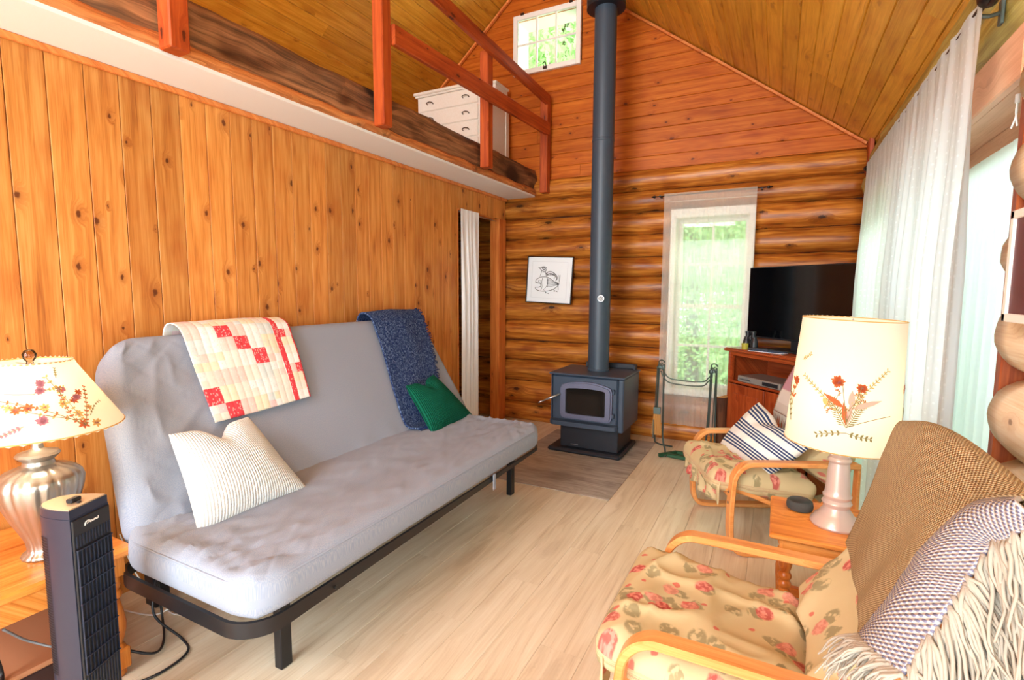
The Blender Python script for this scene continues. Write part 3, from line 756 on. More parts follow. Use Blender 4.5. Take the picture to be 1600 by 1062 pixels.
for yy in (1.24, 3.13):
    b = MB().box(-1.65, -1.61, yy-.026, yy+.026, 0, .372, .004)
    b.V = rel(b.V, fo); b.build('leg', black_metal, fu)
    b = MB().box(-2.52, -2.44, yy-.035, yy+.035, 0, .40, .006); b.V = rel(b.V, fo); b.build('leg', black_metal, fu)
    b = MB().box(-2.48, -1.62, yy-.02, yy+.02, .325, .37, .004); b.V = rel(b.V, fo); b.build('cross_rail', black_metal, fu)
b = MB().lathe([(.007, 0), (.007, .004)], 10, M=Matrix.Translation((-1.372, 1.27, .375)) @ Matrix.Rotation(radians(90), 4, 'Y')); b.V = rel(b.V, fo); b.build('bracket', black_metal, fu)
for yy in (1.4, 2.05, 2.8):
    b = MB().tube([(-2.12, yy, .42), (-2.30, yy, .50), (-2.62, yy, 1.16)], .014, 8); b.V = rel(b.V, fo); b.build('back_support', black_metal, fu, smooth=True)
b = MB().box(-1.372, -1.366, 2.42, 2.445, .33, .42, .001); b.V = rel(b.V, fo); b.build('mattress_strap', futon_grey, fu)

# quilt over the futon back
quP = [[(-2.66, 1.41, 1.02), (-2.665, 1.70, 1.02), (-2.665, 1.99, 1.03)],
       [(-2.60, 1.40, 1.255), (-2.60, 1.70, 1.26), (-2.60, 1.99, 1.26)],
       [(-2.50, 1.41, 1.262), (-2.495, 1.70, 1.268), (-2.495, 2.0, 1.262)],
       [(-2.415, 1.405, 1.145), (-2.405, 1.69, 1.15), (-2.405, 1.98, 1.148)],
       [(-2.32, 1.40, .99), (-2.315, 1.68, .998), (-2.315, 1.955, 1.002)],
       [(-2.23, 1.395, .845), (-2.232, 1.665, .853), (-2.24, 1.935, .866)]]
QL = lattice(quP)
reds = {(2, 0), (3, 1), (4, 2), (0, 4), (1, 5)}
rq = random.Random(11); cellc = {}
for i in range(14):
    for j in range(24): cellc[i, j] = rq.choice([0, 0, 5, 5, 6, 4, 2, 3])
big = {(i, j): rq.choice([0, 3, 4, 5, 6, None, None]) for i in range(-1, 8) for j in range(-1, 13)}
def qmi(u, v):
    w = (v-.42)/.58
    if u > .975: return 1
    if .80 < u < .865 and v > .2: return 1
    if u >= .865:
        return 1 if int((w)*9) in (1, 5) and ((int(w*9) == 5) == (u > .92)) else [0, 5, 6, 3][int(w*9+9) % 4]
    cu = u/.80*6; cv = w*6
    I, J = int(cu), math.floor(cv)
    if (I, J) in reds: return 1
    if big.get((I, J)) is not None: return big[I, J]
    return cellc[int(cu*2) % 14, int(cv*2) % 24]
def qf(u, v):
    p = QL(u, v); w = (v-.42)/.58; q = .0016*(abs(sin(u/.80*12*pi/1))**.4+abs(sin(w*12*pi))**.4)
    return p+nb_*(q+.006*nz(u*4, v*5, 3))
qo = grid('patchwork_quilt', qf, 120, 140, qcols, None, thick=.006, mi=qmi)
tag(qo, 'folded pastel patchwork quilt with red squares hanging over the futon back', 'quilt')
# navy throw
nvP = [[(-2.67, 2.68, .95), (-2.675, 2.95, .95), (-2.675, 3.2, .95)],
       [(-2.60, 2.67, 1.25), (-2.60, 2.95, 1.26), (-2.60, 3.22, 1.25)],
       [(-2.495, 2.67, 1.258), (-2.49, 2.94, 1.268), (-2.50, 3.23, 1.262)],
       [(-2.41, 2.66, 1.13), (-2.40, 2.93, 1.14), (-2.41, 3.20, 1.12)],
       [(-2.30, 2.61, .95), (-2.29, 2.87, .955), (-2.295, 3.12, .95)],
       [(-2.19, 2.56, .77), (-2.18, 2.79, .775), (-2.19, 3.03, .775)],
       [(-2.07, 2.52, .59), (-2.07, 2.72, .59), (-2.08, 2.93, .60)],
       [(-1.99, 2.55, .565), (-1.98, 2.68, .57), (-1.99, 2.82, .575)]]
NL = lattice(nvP)
no_ = grid('navy_throw', lambda u, v: NL(u, v)+nb_*(.006+.007*nz(u*3+2, v*6, 1)+.003*nz(u*20, v*40, 1)), 60, 120, navy, None, (.5, .95), thick=.01)
tag(no_, 'navy blue tweed throw with ragged fringe hanging over the futon back', 'throw')
b = MB(); rf = random.Random(3)
for i in range(170):
    v = .12+.86*i/170; p = NL(1, v)+nb_*.008; q = p+Vector((rf.uniform(-.005, .012), rf.uniform(.012, .035), rf.uniform(-.02, .012)))
    b.tube([p, (p+q)/2+Vector((.004, 0, .004)), q], .0028, 4)
for i in range(40):
    u = i/39; p = NL(u, 1)+nb_*.006; b.tube([p, p+Vector((.02, rf.uniform(-.01, .01), -.008))], .0028, 4)
b.build('fringe', navy, no_, smooth=True, kind='stuff')

def cushion(name, C4, T, chop, mat, label, uvs, n=44, group=None, wr=.006, seed=1, nside=None):
    """C4: bottom-left, bottom-right, top-right, top-left corners seen from the front"""
    BL, BR, TR, TL = [Vector(p) for p in C4]; nrm = (BR-BL).cross(TL-BL).normalized()
    cen = (BL+BR+TR+TL)/4; V = []; U = []; F = []; ids = {}
    for side in (1, -1):
        for j in range(n+1):
            for i in range(n+1):
                bd = i in (0, n) or j in (0, n)
                if side < 0 and bd: ids[-1, i, j] = ids[1, i, j]; continue
                u = .5-.5*cos(pi*i/n)*1; v = .5-.5*cos(pi*j/n)
                u = u*.6+.4*i/n; v = v*.6+.4*j/n
                x, y = 2*u-1, 2*v-1
                xc = x*(1-.055*(1-y*y)); yc = y*(1-.055*(1-x*x))
                g = exp(-(x/.26)**2)*max(0, (y+.1)/1.1)**2.2 if y > -.1 else 0
                yc -= chop*g
                a, b_ = (xc+1)/2, (yc+1)/2
                p = BL*(1-a)*(1-b_)+BR*a*(1-b_)+TR*a*b_+TL*(1-a)*b_
                h = T/2*((1-x**4)*(1-y**4))**.5*(.55+.45*(1-x*x)*(1-y*y))
                h *= (1-.35*g*(1 if chop else 0))
                h += wr*nz(x*3+seed, y*3, seed)*(1-x*x)*(1-y*y)
                p = p+nrm*h*side
                ids[side, i, j] = len(V); V.append(p-cen); U.append((u*uvs[0], v*uvs[1]))
    for side in (1, -1):
        for j in range(n):
            for i in range(n):
                f = (ids[side, i, j], ids[side, i+1, j], ids[side, i+1, j+1], ids[side, i, j+1]); F.append(f if side > 0 else f[::-1])
    o = mesh(name, V, F, mat, None, True, uv=U); o.location = cen
    tag(o, label, 'cushion', group); return o
cushion('throw_pillow', [(-1.875, 1.085, .535), (-1.89, 1.60, .53), (-2.15, 1.50, .86), (-2.13, 1.14, .87)], .19, .30, waffle, 'white waffle knit throw pillow on the near end of the futon', (.48, .48), seed=2)
cushion('throw_pillow', [(-1.90, 2.58, .53), (-1.93, 3.12, .53), (-2.14, 2.92, .85), (-2.11, 2.58, .83)], .15, .30, cordgreen, 'dark green ribbed throw pillow leaning on the navy throw', (.48, .48), seed=5)

# ============================================================ WOOD STOVE
sx0, sx1, sy0, sy1 = -1.775, -1.12, 4.205, 4.72
st = empty('wood_stove', (-1.45, 4.45, 0)); tag(st, 'black cast wood stove with glass door standing on the hearth pad', 'stove'); so = Vector(st.location)
def part(b, name, mat, par, org, **kw): b.V = rel(b.V, org); return b.build(name, mat, par, **kw)
part(MB().box(-1.80, -1.13, 4.17, 4.74, .006, .045, .015), 'base_plate', stove_dk, st, so)
part(MB().box(-1.70, -1.17, 4.24, 4.68, .045, .285, .006), 'pedestal', stove_dk, st, so)
part(MB().box(-1.62, -1.50, 4.233, 4.24, .255, .275, .002), 'maker_plate', brown_bronze, st, so)
part(MB().box(-1.60, -1.53, 4.238, 4.2405, .070, .076, .001), 'chip', steel, st, so)
part(MB().box(sx0, sx1-.055, sy0+.01, sy1, .285, .695, .012), 'firebox', stove_m, st, so)
part(MB().box(sx1-.05, sx1, sy0, sy1+.01, .235, .70, .01), 'side_shield', stove_m, st, so); part(MB().box(sx0-.015, sx0-.005, sy0+.02, sy1, .25, .70, .003), 'side_shield', stove_m, st, so)
part(MB().box(sx0-.02, sx1+.012, sy0-.02, sy1+.02, .70, .718, .006), 'top_plate', stove_m, st, so)
part(MB().box(sx0+.16, sx1-.02, sy1-.01, sy1+.01, .718, .765, .004).box(sx0+.16, sx0+.18, sy1-.06, sy1, .718, .765, .003).box(sx1-.04, sx1-.02, sy1-.06, sy1, .718, .765, .003), 'rear_guard', stove_dk, st, so)
b = MB().prism([(-.335, -.03), (-.32, -.055), (-.29, -.07), (.23, -.07), (.265, -.055), (.28, -.03), (.28, .04), (-.335, .04)], .262, .30, M=Matrix.Translation((-1.44, 4.20, 0)))
part(b, 'ash_ledge', stove_m, st, so)
# door with arched top
dx0, dx1, dz0, dz1 = -1.685, -1.215, .318, .655
def arch(x0, x1, z0, z1, rise, r=.03, n=16):
    P = [(x0+r, z0), (x1-r, z0), (x1-r*.3, z0+r*.3), (x1, z0+r)]
    P += [(x1, z1-rise-r), (x1-r*.35, z1-rise*.9-r*.2)]
    for i in range(1, n): t = i/n; x = x1-r-(x1-x0-2*r)*t; P.append((x, z1-rise*(2*t-1)**2*.8))
    P += [(x0+r*.35, z1-rise*.9-r*.2), (x0, z1-rise-r), (x0, z0+r), (x0+r*.3, z0+r*.3)]
    return P
def ring(b, P, Q, y0, y1):
    n = len(P); V = [(x, y0, z) for x, z in P]+[(x, y0, z) for x, z in Q]+[(x, y1, z) for x, z in P]+[(x, y1, z) for x, z in Q]; F = []
    for i in range(n):
        j = (i+1) % n; F += [(i, j, n+j, n+i), (2*n+i, 3*n+i, 3*n+j, 2*n+j), (i, 2*n+i, 2*n+j, j), (n+i, n+j, 3*n+j, 3*n+i)]
    return b.add(V, F)
P = arch(dx0, dx1, dz0, dz1, .035, .04); Q = arch(dx0+.055, dx1-.055, dz0+.045, dz1-.055, .012, .015)
P2 = arch(dx0+.012, dx1-.012, dz0+.012, dz1-.012, .035, .034)
dr = part(ring(ring(MB(), P, Q, 4.185, 4.215), P2, Q, 4.168, 4.186), 'stove_door', door_cast, st, so)
part(MB().box(dx0+.05, dx1-.05, 4.188, 4.194, dz0+.04, dz1-.05), 'door_glass', glass_dk, dr, (0, 0, 0))
dr.children[0].location = -so+Vector((0, 0, 0))
part(MB().tube([(-1.675, 4.19, .53), (-1.70, 4.16, .525), (-1.775, 4.09, .49)], [.008, .009, .010], 8).tube([(-1.775, 4.09, .49), (-1.83, 4.035, .465)], .006, 8), 'door_handle', steel, dr, so, smooth=True)
for z_ in (.36, .57): part(MB().box(-1.214, -1.195, 4.178, 4.21, z_, z_+.04, .004), 'hinge', stove_m, dr, so)
sp_ = MB().lathe([(.097, .7185), (.099, .735), (.095, .74), (.095, 2.74), (.098, 2.745), (.098, 2.76), (.095, 2.765), (.095, 4.06)], 40, -1.44, 4.50).build('stove_pipe', pipe_m, None, auto=15)
tag(sp_, 'tall black round stove pipe rising from the stove to the ceiling', 'pipe')
o = MB().lathe([(.101, 3.85), (.165, 3.85), (.165, 3.99), (.101, 3.99)], 36, -1.44, 4.50).build('support_collar', stove_dk, sp_, auto=40)
# small dial thermometer on the pipe
M_ = Matrix.Translation((-1.40, 4.405, 1.375)) @ Matrix.Rotation(radians(12), 4, 'Z') @ Matrix.Rotation(radians(90), 4, 'X')
th = MB().lathe([(.0295, -.004), (.031, .006), (.028, .009)], 28, M=M_).build('pipe_thermometer', steel, None, auto=40); tag(th, 'small round white dial thermometer stuck on the stove pipe', 'thermometer')
MB().lathe([(.026, .009), (.026, .0095)], 24, M=M_).build('dial', paper, th)
b = MB()
for r_ in (.019, .010): b.lathe([(r_-.0022, .0095), (r_-.0022, .0105), (r_+.0022, .0105), (r_+.0022, .0095)], 24, M=M_, cap=False)
b.box(-.001, .001, 0, .012, .0105, .012, M=M_).build('dial_rings', ink, th)

# ============================================================ PICTURE WITH THE BIRD PRINT
PM = Matrix.Translation((-2.155, 5.0, 1.552)) @ Matrix.Rotation(radians(2.2), 4, 'Y') @ Matrix.Rotation(radians(-2), 4, 'X')
pc = empty('framed_print'); tag(pc, 'square framed ink print of a duck like bird hanging on the log wall', 'picture')
b = MB()
for a in ((-.26, .26, .235, .245), (-.26, .26, -.245, -.235), (-.26, -.25, -.245, .245), (.25, .26, -.245, .245)): b.box(a[0], a[1], -.014, .012, a[2], a[3], .002)
b.build('frame', black_metal, pc)
MB().box(-.25, .25, -.004, .008, -.235, .235).build('mat_board', paper, pc)
b = MB()
for a in ((-.20, .20, .189, .191), (-.20, .20, -.191, -.189), (-.201, -.199, -.19, .19), (.199, .201, -.19, .19)): b.box(a[0], a[1], -.0055, -.004, a[2], a[3])
b.build('mat_bevel', plain('mat_bevel_grey', c(206, 206, 210), .6), pc)
b = MB()
def pt2(x, y): return ((x-650)/780*.5-.005, -.0062, -(y-500)/750*.47+.0)
def stroke(P, w=.0022, n=24, closed=False):
    Q = curve([pt2(*p) for p in (P+[P[0]] if closed else P)], n); b.sweep([Vector(q) for q in Q], w*1.7, .0012, (0, 0, 1)) if False else b.tube(Q, w, 4)
stroke([(415, 545), (430, 500), (500, 460), (600, 450), (680, 480), (760, 530), (830, 550)], .0028)
stroke([(415, 545), (440, 555), (500, 565), (520, 600), (490, 625), (440, 630), (415, 635), (430, 665), (500, 690), (600, 690), (700, 670), (790, 620), (835, 560)], .0028)
stroke([(470, 520), (495, 505), (515, 520), (500, 545), (475, 540)], .0016, closed=True)
stroke([(540, 470), (530, 540), (540, 620), (520, 680)], .0018); stroke([(615, 470), (625, 520), (620, 600), (560, 680)], .0018)
for k in range(7): stroke([(630, 490+k*19), (700, 505+k*17), (770, 530+k*10), (825, 552+k*3)], .0013)
for k in range(8): stroke([(622, 480+k*18), (642, 484+k*18)], .0022, 4)
stroke([(490, 450), (505, 400), (515, 360), (500, 330)], .0018); stroke([(600, 440), (590, 390), (590, 360)], .0018)
stroke([(455, 298), (490, 300), (520, 285), (560, 280), (600, 300), (595, 340), (570, 360), (520, 345), (500, 325), (470, 305)], .0026)
stroke([(520, 300), (560, 295), (580, 320), (545, 325)], .004, closed=True); stroke([(510, 370), (590, 375)], .0014)
stroke([(590, 400), (640, 365), (700, 365), (760, 400), (795, 450), (790, 500)], .0034); stroke([(610, 430), (650, 395), (710, 400), (770, 440)], .0030)
for k in range(9): stroke([(600+k*20, 385-abs(4-k)*-3), (615+k*20, 420-abs(4-k)*-4)], .0028, 4)
stroke([(740, 480), (770, 445), (790, 470), (770, 520)], .0016)
stroke([(848, 410), (845, 480), (840, 540), (825, 600), (830, 660)], .0014); stroke([(820, 410), (830, 440), (835, 520)], .0014)
for x_ in (600, 755):
    yb = 700 if x_ == 600 else 665
    stroke([(x_-20, yb-20), (x_+5, yb), (x_+15, yb+25)], .0024, 6); stroke([(x_-5, yb+22), (x_+20, yb+12), (x_+60, yb+28)], .0024, 6)
b.build('bird_drawing', ink, pc)
pc.matrix_world = PM

# ============================================================ CURTAINS
def curtain(name, P0, P1, ztop, zbot, folds, amp, mat, label, nrm, seed, uvs, header=.05, flare=0, cat='curtain', n=None):
    P0, P1 = Vector(P0), Vector(P1); nrm = Vector(nrm); w = (P1-P0).length
    def f(u, v):
        z = ztop+(zbot-ztop)*v; a = amp*(.05+.95*min(1, max(0, v-.03)*3.2))
        ph = u*folds*2*pi+1.3*sin(u*7+seed)+.5*sin(v*2+seed)
        off = a*sin(ph)+a*.35*sin(ph*2.3+seed)+.004*nz(u*40, v*3, seed)
        uu = u+flare*v*(u-.5)
        return P0.lerp(P1, uu)+nrm*off+Vector((0, 0, z+ (.006*nz(u*20, 1, seed) if v > .98 else 0)))
    o = grid(name, f, n or int(folds*10), 40, mat, None, uvs); tag(o, label, cat); return o
cb = curtain('window_curtain', (-.985, 4.935, 0), (-.21, 4.935, 0), 2.335, .19, 12, .007, sheer_back, 'white sheer curtain over the tall window in the log wall', (0, 1, 0), 2, (.77, 2.1))
MB().box(-.985, -.21, 4.928, 4.942, 2.255, 2.262).build('header_seam', sheer_back, cb)
cr_ = MB().tube([(-1.06, 4.945, 2.315), (-.14, 4.945, 2.325)], .006, 8).lathe([(.001, 0), (.012, .008), (.014, .02), (.008, .03), (.010, .036), (.001, .05)], 12, M=Matrix.Translation((-.14, 4.945, 2.325)) @ Matrix.Rotation(radians(90), 4, 'Y')).lathe([(.001, 0), (.012, .008), (.014, .02), (.008, .03), (.001, .05)], 12, M=Matrix.Translation((-1.06, 4.945, 2.315)) @ Matrix.Rotation(radians(-90), 4, 'Y')).box(-1.035, -1.02, 4.94, 5.06, 2.31, 2.325).box(-.185, -.17, 4.94, 5.06, 2.315, 2.33).build('curtain_rod', rod_m, None, auto=40)
tag(cr_, 'thin dark iron curtain rod above the tall back window', 'curtain rod')
cs = curtain('door_curtain', (.466, 1.955, 0), (.464, 4.10, 0), 2.278, .06, 15, .026, sheer_dot, 'long dotted white sheer curtain hanging along the glass door wall', (1, 0, 0), 4, (60, 60), n=220)
cs2 = curtain('door_curtain', (.665, 1.96, 0), (.665, 3.1, 0), 1.95, .10, 12, .012, sheer_thin, 'thin inner sheer curtain close against the door glass', (1, 0, 0), 6, (1, 2), n=120)
ct = curtain('doorway_curtain', (-2.66, 4.10, 0), (-2.66, 4.43, 0), 2.20, .06, 4, .022, curtain_door, 'white cotton curtain drawn to one side of the doorway', (1, 0, 0), 9, (.4, 2))
t_ = MB().tube([(-2.69, 4.10, 2.175), (-2.69, 4.81, 2.165)], .004, 6).build('tension_rod', steel, None); tag(t_, 'thin metal tension rod across the top of the doorway', 'curtain rod')
ct.location.x = -.012
b = MB().tube([(.475, 1.98, 2.262), (.475, 4.16, 2.262)], .0085, 10)
dr_ = b.build('curtain_rod', rod_m, None, auto=40); tag(dr_, 'dark rod with ball ends carrying the long dotted sheer curtain', 'curtain rod')
MB().lathe([(.001, 0), (.016, .01), (.026, .03), (.022, .055), (.010, .07), (.012, .08), (.001, .10)], 16, M=Matrix.Translation((.475, 1.98, 2.262)) @ Matrix.Rotation(radians(90), 4, 'X')).build('finial', rod_m, dr_, auto=50)
MB().lathe([(.001, 0), (.014, .01), (.02, .03), (.001, .06)], 16, M=Matrix.Translation((.475, 4.16, 2.262)) @ Matrix.Rotation(radians(-90), 4, 'X')).build('finial', rod_m, dr_, auto=50)
for yy in (2.03, 3.05, 4.12): MB().tube([(.475, yy, 2.25), (.50, yy, 2.245), (.53, yy, 2.25)], .006, 6).box(.522, .532, yy-.012, yy+.012, 2.215, 2.285, .002).build('bracket', iron, dr_)
o = MB().tube([(.475, 1.93, 2.235), (.475, 1.2, 2.235)], .006, 8).build('curtain_rod', rod_m, None, smooth=True); tag(o, 'bare thin grey rod running on beside the door curtain corner', 'curtain rod')

# ============================================================ DRESSER IN THE LOFT
X0, X1, Y0, Y1, Z0, Z1 = -3.43, -2.66, 4.46, 5.04, 2.70, 3.46
dd = empty('dresser', (-3.05, 4.75, 2.70)); tag(dd, 'white painted chest of drawers standing up in the loft', 'dresser'); do = Vector(dd.location)
part(MB().box(X0, X1, Y0, Y1, Z0+.04, Z1-.03, .006), 'carcass', white_wood, dd, do)
part(MB().box(X0-.035, X1+.03, Y0-.035, Y1+.01, Z1-.03, Z1, .008).box(X0-.02, X1+.018, Y0-.02, Y1, Z1-.05, Z1-.03, .006), 'top', white_wood, dd, do)
part(MB().box(X0-.005, X1+.005, Y0-.008, Y1, Z0, Z0+.07, .005), 'plinth', white_wood, dd, do)
for i in range(4):
    z0 = Z0+.10+i*.155; d_ = part(MB().box(X0+.035, X1-.035, Y0-.014, Y0+.01, z0, z0+.142, .006), 'drawer', white_wood, dd, do)
    for x_ in (X0+.17, X1-.17):
        part(MB().tube(curve([(x_-.035, Y0-.014, z0+.062), (x_-.033, Y0-.034, z0+.072), (x_, Y0-.038, z0+.080), (x_+.033, Y0-.034, z0+.072), (x_+.035, Y0-.014, z0+.062)], 10), .0045, 6), 'drawer_pull', brown_bronze, d_, do, smooth=True)
for a in ((Y0+.04, Y1-.04, Z0+.62, Z0+.66), (Y0+.04, Y1-.04, Z0+.10, Z0+.14), (Y0+.04, Y0+.09, Z0+.14, Z0+.62), (Y1-.09, Y1-.04, Z0+.14, Z0+.62)):
    part(MB().box(X1, X1+.009, a[0], a[1], a[2], a[3], .003), 'side_moulding', white_wood, dd, do)
o = MB().box(-2.86, -2.66, 4.74, 5.0, 3.461, 3.54, .006).box(-2.87, -2.65, 4.73, 5.01, 3.535, 3.56, .004).build('storage_box', white_wood); tag(o, 'small white lidded box on top of the loft dresser', 'box')

# ============================================================ TELEVISION CORNER
e1 = Vector((.722, -.692, 0)); e2 = Vector((.692, .722, 0)); A0 = Vector((-.355, 4.66, 0))
def cm(dz=0): m = Matrix((e1, e2, vZ)).transposed().to_4x4(); m.translation = A0+Vector((0, 0, dz)); return m
cbn = empty('tv_cabinet'); cbn.matrix_world = cm(); tag(cbn, 'reddish cherry wood corner cabinet under the television', 'cabinet')
cw_, cd, chh = .84, .42, .975
MB().box(0, .02, 0, cd, 0, chh-.03, .003).box(cw_-.02, cw_, 0, cd, 0, chh-.03, .003).box(.02, cw_-.02, cd-.015, cd, 0, chh-.03).box(.02, cw_-.02, .0, cd, .06, .08).box(.02, cw_-.02, .0, cd, .685, .705, .002).box(0, cw_, -.006, .015, 0, .07, .003).box(.02, .05, 0, .02, .70, .945).box(cw_-.05, cw_-.02, 0, .02, .70, .945).box(.05, cw_-.05, 0, .02, .915, .945).build('carcass', cherry, cbn)
MB().box(-.03, cw_+.02, -.03, cd, chh-.028, chh-.008, .006).box(-.02, cw_+.01, -.02, cd, chh-.008, chh, .003).build('cabinet_top', cherry, cbn)
for x0, x1 in ((.03, .415), (.425, .81)):
    d_ = MB().box(x0, x1, -.018, 0, .08, .68, .004).build('cabinet_door', cherry_z, cbn)
    MB().box(x0+.06, x1-.06, -.026, -.015, .15, .61, .010).build('raised_panel', cherry_z, d_)
    MB().lathe([(.004, 0), (.011, .012), (.001, .018)], 12, M=Matrix.Translation((x1-.03 if x0 < .1 else x0+.03, -.018, .42)) @ Matrix.Rotation(radians(90), 4, 'X')).build('knob', brown_bronze, d_)
tv = empty('television'); tv.matrix_world = Matrix.Translation(Vector((0, 0, 0))) @ cm(chh); tag(tv, 'black flat screen television standing on the corner cabinet', 'television')
TM = Matrix.Translation((.455, .22, 0))
MB().box(-.485, .485, -.012, .03, .085, .67, .006, M=TM).build('bezel', blk_plastic, tv)
MB().box(-.475, .475, -.0135, -.012, .098, .662, M=TM).build('screen', tv_black, tv)
MB().box(-.04, .04, .0, .03, .01, .09, .003, M=TM).build('stand_neck', blk_plastic, tv)
MB().box(-.22, .22, -.09, .11, .0005, .012, .004, M=TM).build('stand_base', blk_plastic, tv)
dv = empty('disc_player'); dv.matrix_world = cm(.7055); tag(dv, 'slim silver disc player on the cabinet shelf', 'player')
MB().box(.12, .55, -.005, .24, .003, .052, .004).build('case', plain('silver_case', c(170, 164, 158), .35, .5), dv)
MB().box(.38, .53, -.007, -.004, .012, .040, .001).build('display', blk_plastic, dv)
MB().box(.15, .26, -.007, -.004, .020, .032, .001).build('tray', steel, dv)
bn = empty('binoculars'); bn.matrix_world = cm(chh+.0005) @ Matrix.Translation((.155, .075, 0)); tag(bn, 'black binoculars standing upright on the television cabinet', 'binoculars')
for s_ in (-1, 1):
    MB().lathe([(.030, 0), (.031, .01), (.028, .05), (.024, .075), (.018, .085), (.018, .10)], 24, s_*.042, 0).build('barrel', blk_plastic, bn, auto=40)
    MB().lathe([(.018, .10), (.018, .125), (.021, .127), (.021, .145), (.015, .146)], 20, s_*.030, 0).build('eyepiece', blk_plastic, bn, auto=40)
MB().box(-.03, .03, -.012, .012, .05, .075, .004).lathe([(.010, .04), (.010, .11)], 14, 0, 0).build('hinge_bridge', blk_plastic, bn, auto=40)
gl = MB().lathe([(.001, .001), (.024, .001), (.027, .05), (.024, .05), (.021, .008)], 24).build('tumbler', yellow_glass, None, auto=40); gl.matrix_world = cm(chh) @ Matrix.Translation((.165, .012, 0)); tag(gl, 'small yellow green tumbler in front of the binoculars', 'glass')
pb = empty('magazine'); pb.matrix_world = cm(chh+.0005) @ Matrix.Translation((.36, .07, 0)) @ Matrix.Rotation(radians(18), 4, 'Z'); tag(pb, 'thin blue and white magazine lying before the television', 'magazine')
MB().box(-.13, .13, -.075, .075, 0, .004).build('pages', paper, pb); MB().box(-.13, .13, -.076, .076, .004, .006).build('cover', plain('magazine_cover', c(90, 110, 150), .4), pb)
o = MB().box(-.025, .025, -.08, .08, 0, .02, .006).build('remote_control', blk_plastic); o.matrix_world = cm(chh+.0005) @ Matrix.Translation((.235, .085, 0)) @ Matrix.Rotation(radians(-60), 4, 'Z'); tag(o, 'black remote control beside the binoculars on the cabinet', 'remote')

# ============================================================ FIRESIDE TOOL STAND and firewood
ts = empty('fireside_tool_stand', (-.68, 4.62, 0)); tag(ts, 'grey iron fireside tool stand with scroll hooks between stove and window', 'tool stand'); to = Vector(ts.location)
for x_, y_ in ((-.90, 4.63), (-.46, 4.60)):
    b = MB()
    for s_ in (-1, 1):
        b.tube(curve([(x_+s_*.022, y_, .80), (x_+s_*.026, y_, .5), (x_+s_*.035, y_-.02, .15), (x_+s_*.05+.02, y_-.08*s_, .05), (x_+.09, y_-.16*s_, .012)], 24), .008, 8)
    sc = [(x_+.03*cos(t)*(1-t/9), y_-.01, .80+.028*sin(t)*(1-t/9)+.012) for t in [i*.35 for i in range(18)]]
    b.tube(sc, .006, 6); b.tube([(p[0]-.015, p[1], p[2]-.05) for p in sc], .005, 6)
    b.box(x_-.03, x_+.03, y_-.012, y_+.012, .755, .79, .004)
    part(b, 'upright', iron, ts, to, smooth=False)
for dy, dz in ((-.02, 0), (.02, .03)):
    part(MB().tube(curve([(-.90, 4.63+dy, .74+dz), (-.87, 4.63+dy, .68+dz), (-.80, 4.63+dy, .635+dz), (-.56, 4.61+dy, .635+dz), (-.50, 4.60+dy, .68+dz), (-.47, 4.60+dy, .72+dz)], 24), .006, 6), 'tie_rod', iron, ts, to, smooth=True)
part(MB().sweep([(-.86, 4.45, .022), (-.74, 4.60, .022)], .035, .03, (.6, -.8, 0)).sweep([(-.80, 4.50, .02), (-.50, 4.46, .02)], .035, .03, (0, 1, 0)).sweep([(-.74, 4.60, .022), (-.48, 4.58, .022)], .03, .03, (0, 1, 0)), 'foot', green_iron, ts, to)
hb = empty('hearth_brush', (-.92, 4.55, .30)); tag(hb, 'hearth brush with tan bristles hanging on the left of the tool stand', 'brush'); ho = Vector(hb.location)
part(MB().tube([(-.905, 4.57, .76), (-.91, 4.56, .42)], .006, 6), 'handle', iron, hb, ho)
part(MB().prism([(-.03, -.015), (.03, -.015), (.03, .015), (-.03, .015)], .36, .42, M=Matrix.Translation((-.91, 4.555, 0))), 'ferrule', iron, hb, ho)
b = MB(); rb = random.Random(4)
for i in range(80):
    x_, y_ = rb.uniform(-.028, .028), rb.uniform(-.013, .013); b.tube([(-.91+x_, 4.555+y_, .37), (-.912+x_*1.5, 4.55+y_*1.6, .17+rb.uniform(0, .02))], .0025, 4)
part(b, 'bristles', plain('tan_bristle', c(206, 150, 84), .9), hb, ho, kind='stuff')
for nm, xx, lab in (('ash_shovel', -.935, 'iron ash shovel hanging at the far left of the tool stand'), ('poker', -.45, 'thin iron poker hanging on the right of the tool stand'), ('fire_tongs', -.478, 'iron fire tongs hanging beside the poker')):
    t0 = empty(nm, (xx, 4.57, .2)); tag(t0, lab, 'fire tool'); q = Vector(t0.location)
    part(MB().tube([(xx+.01, 4.585, .78), (xx, 4.57, .30)], .005, 6), 'handle', iron, t0, q)
    if nm == 'ash_shovel': part(MB().box(xx-.004, xx+.004, 4.53, 4.61, .14, .31, .002), 'blade', iron, t0, q)
    elif nm == 'poker': part(MB().tube([(xx, 4.57, .30), (xx-.005, 4.57, .12), (xx+.02, 4.57, .10)], .005, 6), 'tip', iron, t0, q)
    else: part(MB().tube([(xx, 4.57, .30), (xx-.02, 4.57, .2), (xx-.004, 4.57, .11)], .004, 6).tube([(xx, 4.57, .30), (xx+.02, 4.57, .2), (xx+.004, 4.57, .11)], .004, 6), 'jaw', iron, t0, q)
fbm = wood('firewood_bark', c(120, 72, 40), c(84, 46, 24), c(48, 26, 14), .6, None, .8); fsm = wood('split_face', c(226, 170, 100), c(200, 140, 76), c(160, 100, 50), .2, None, .7)
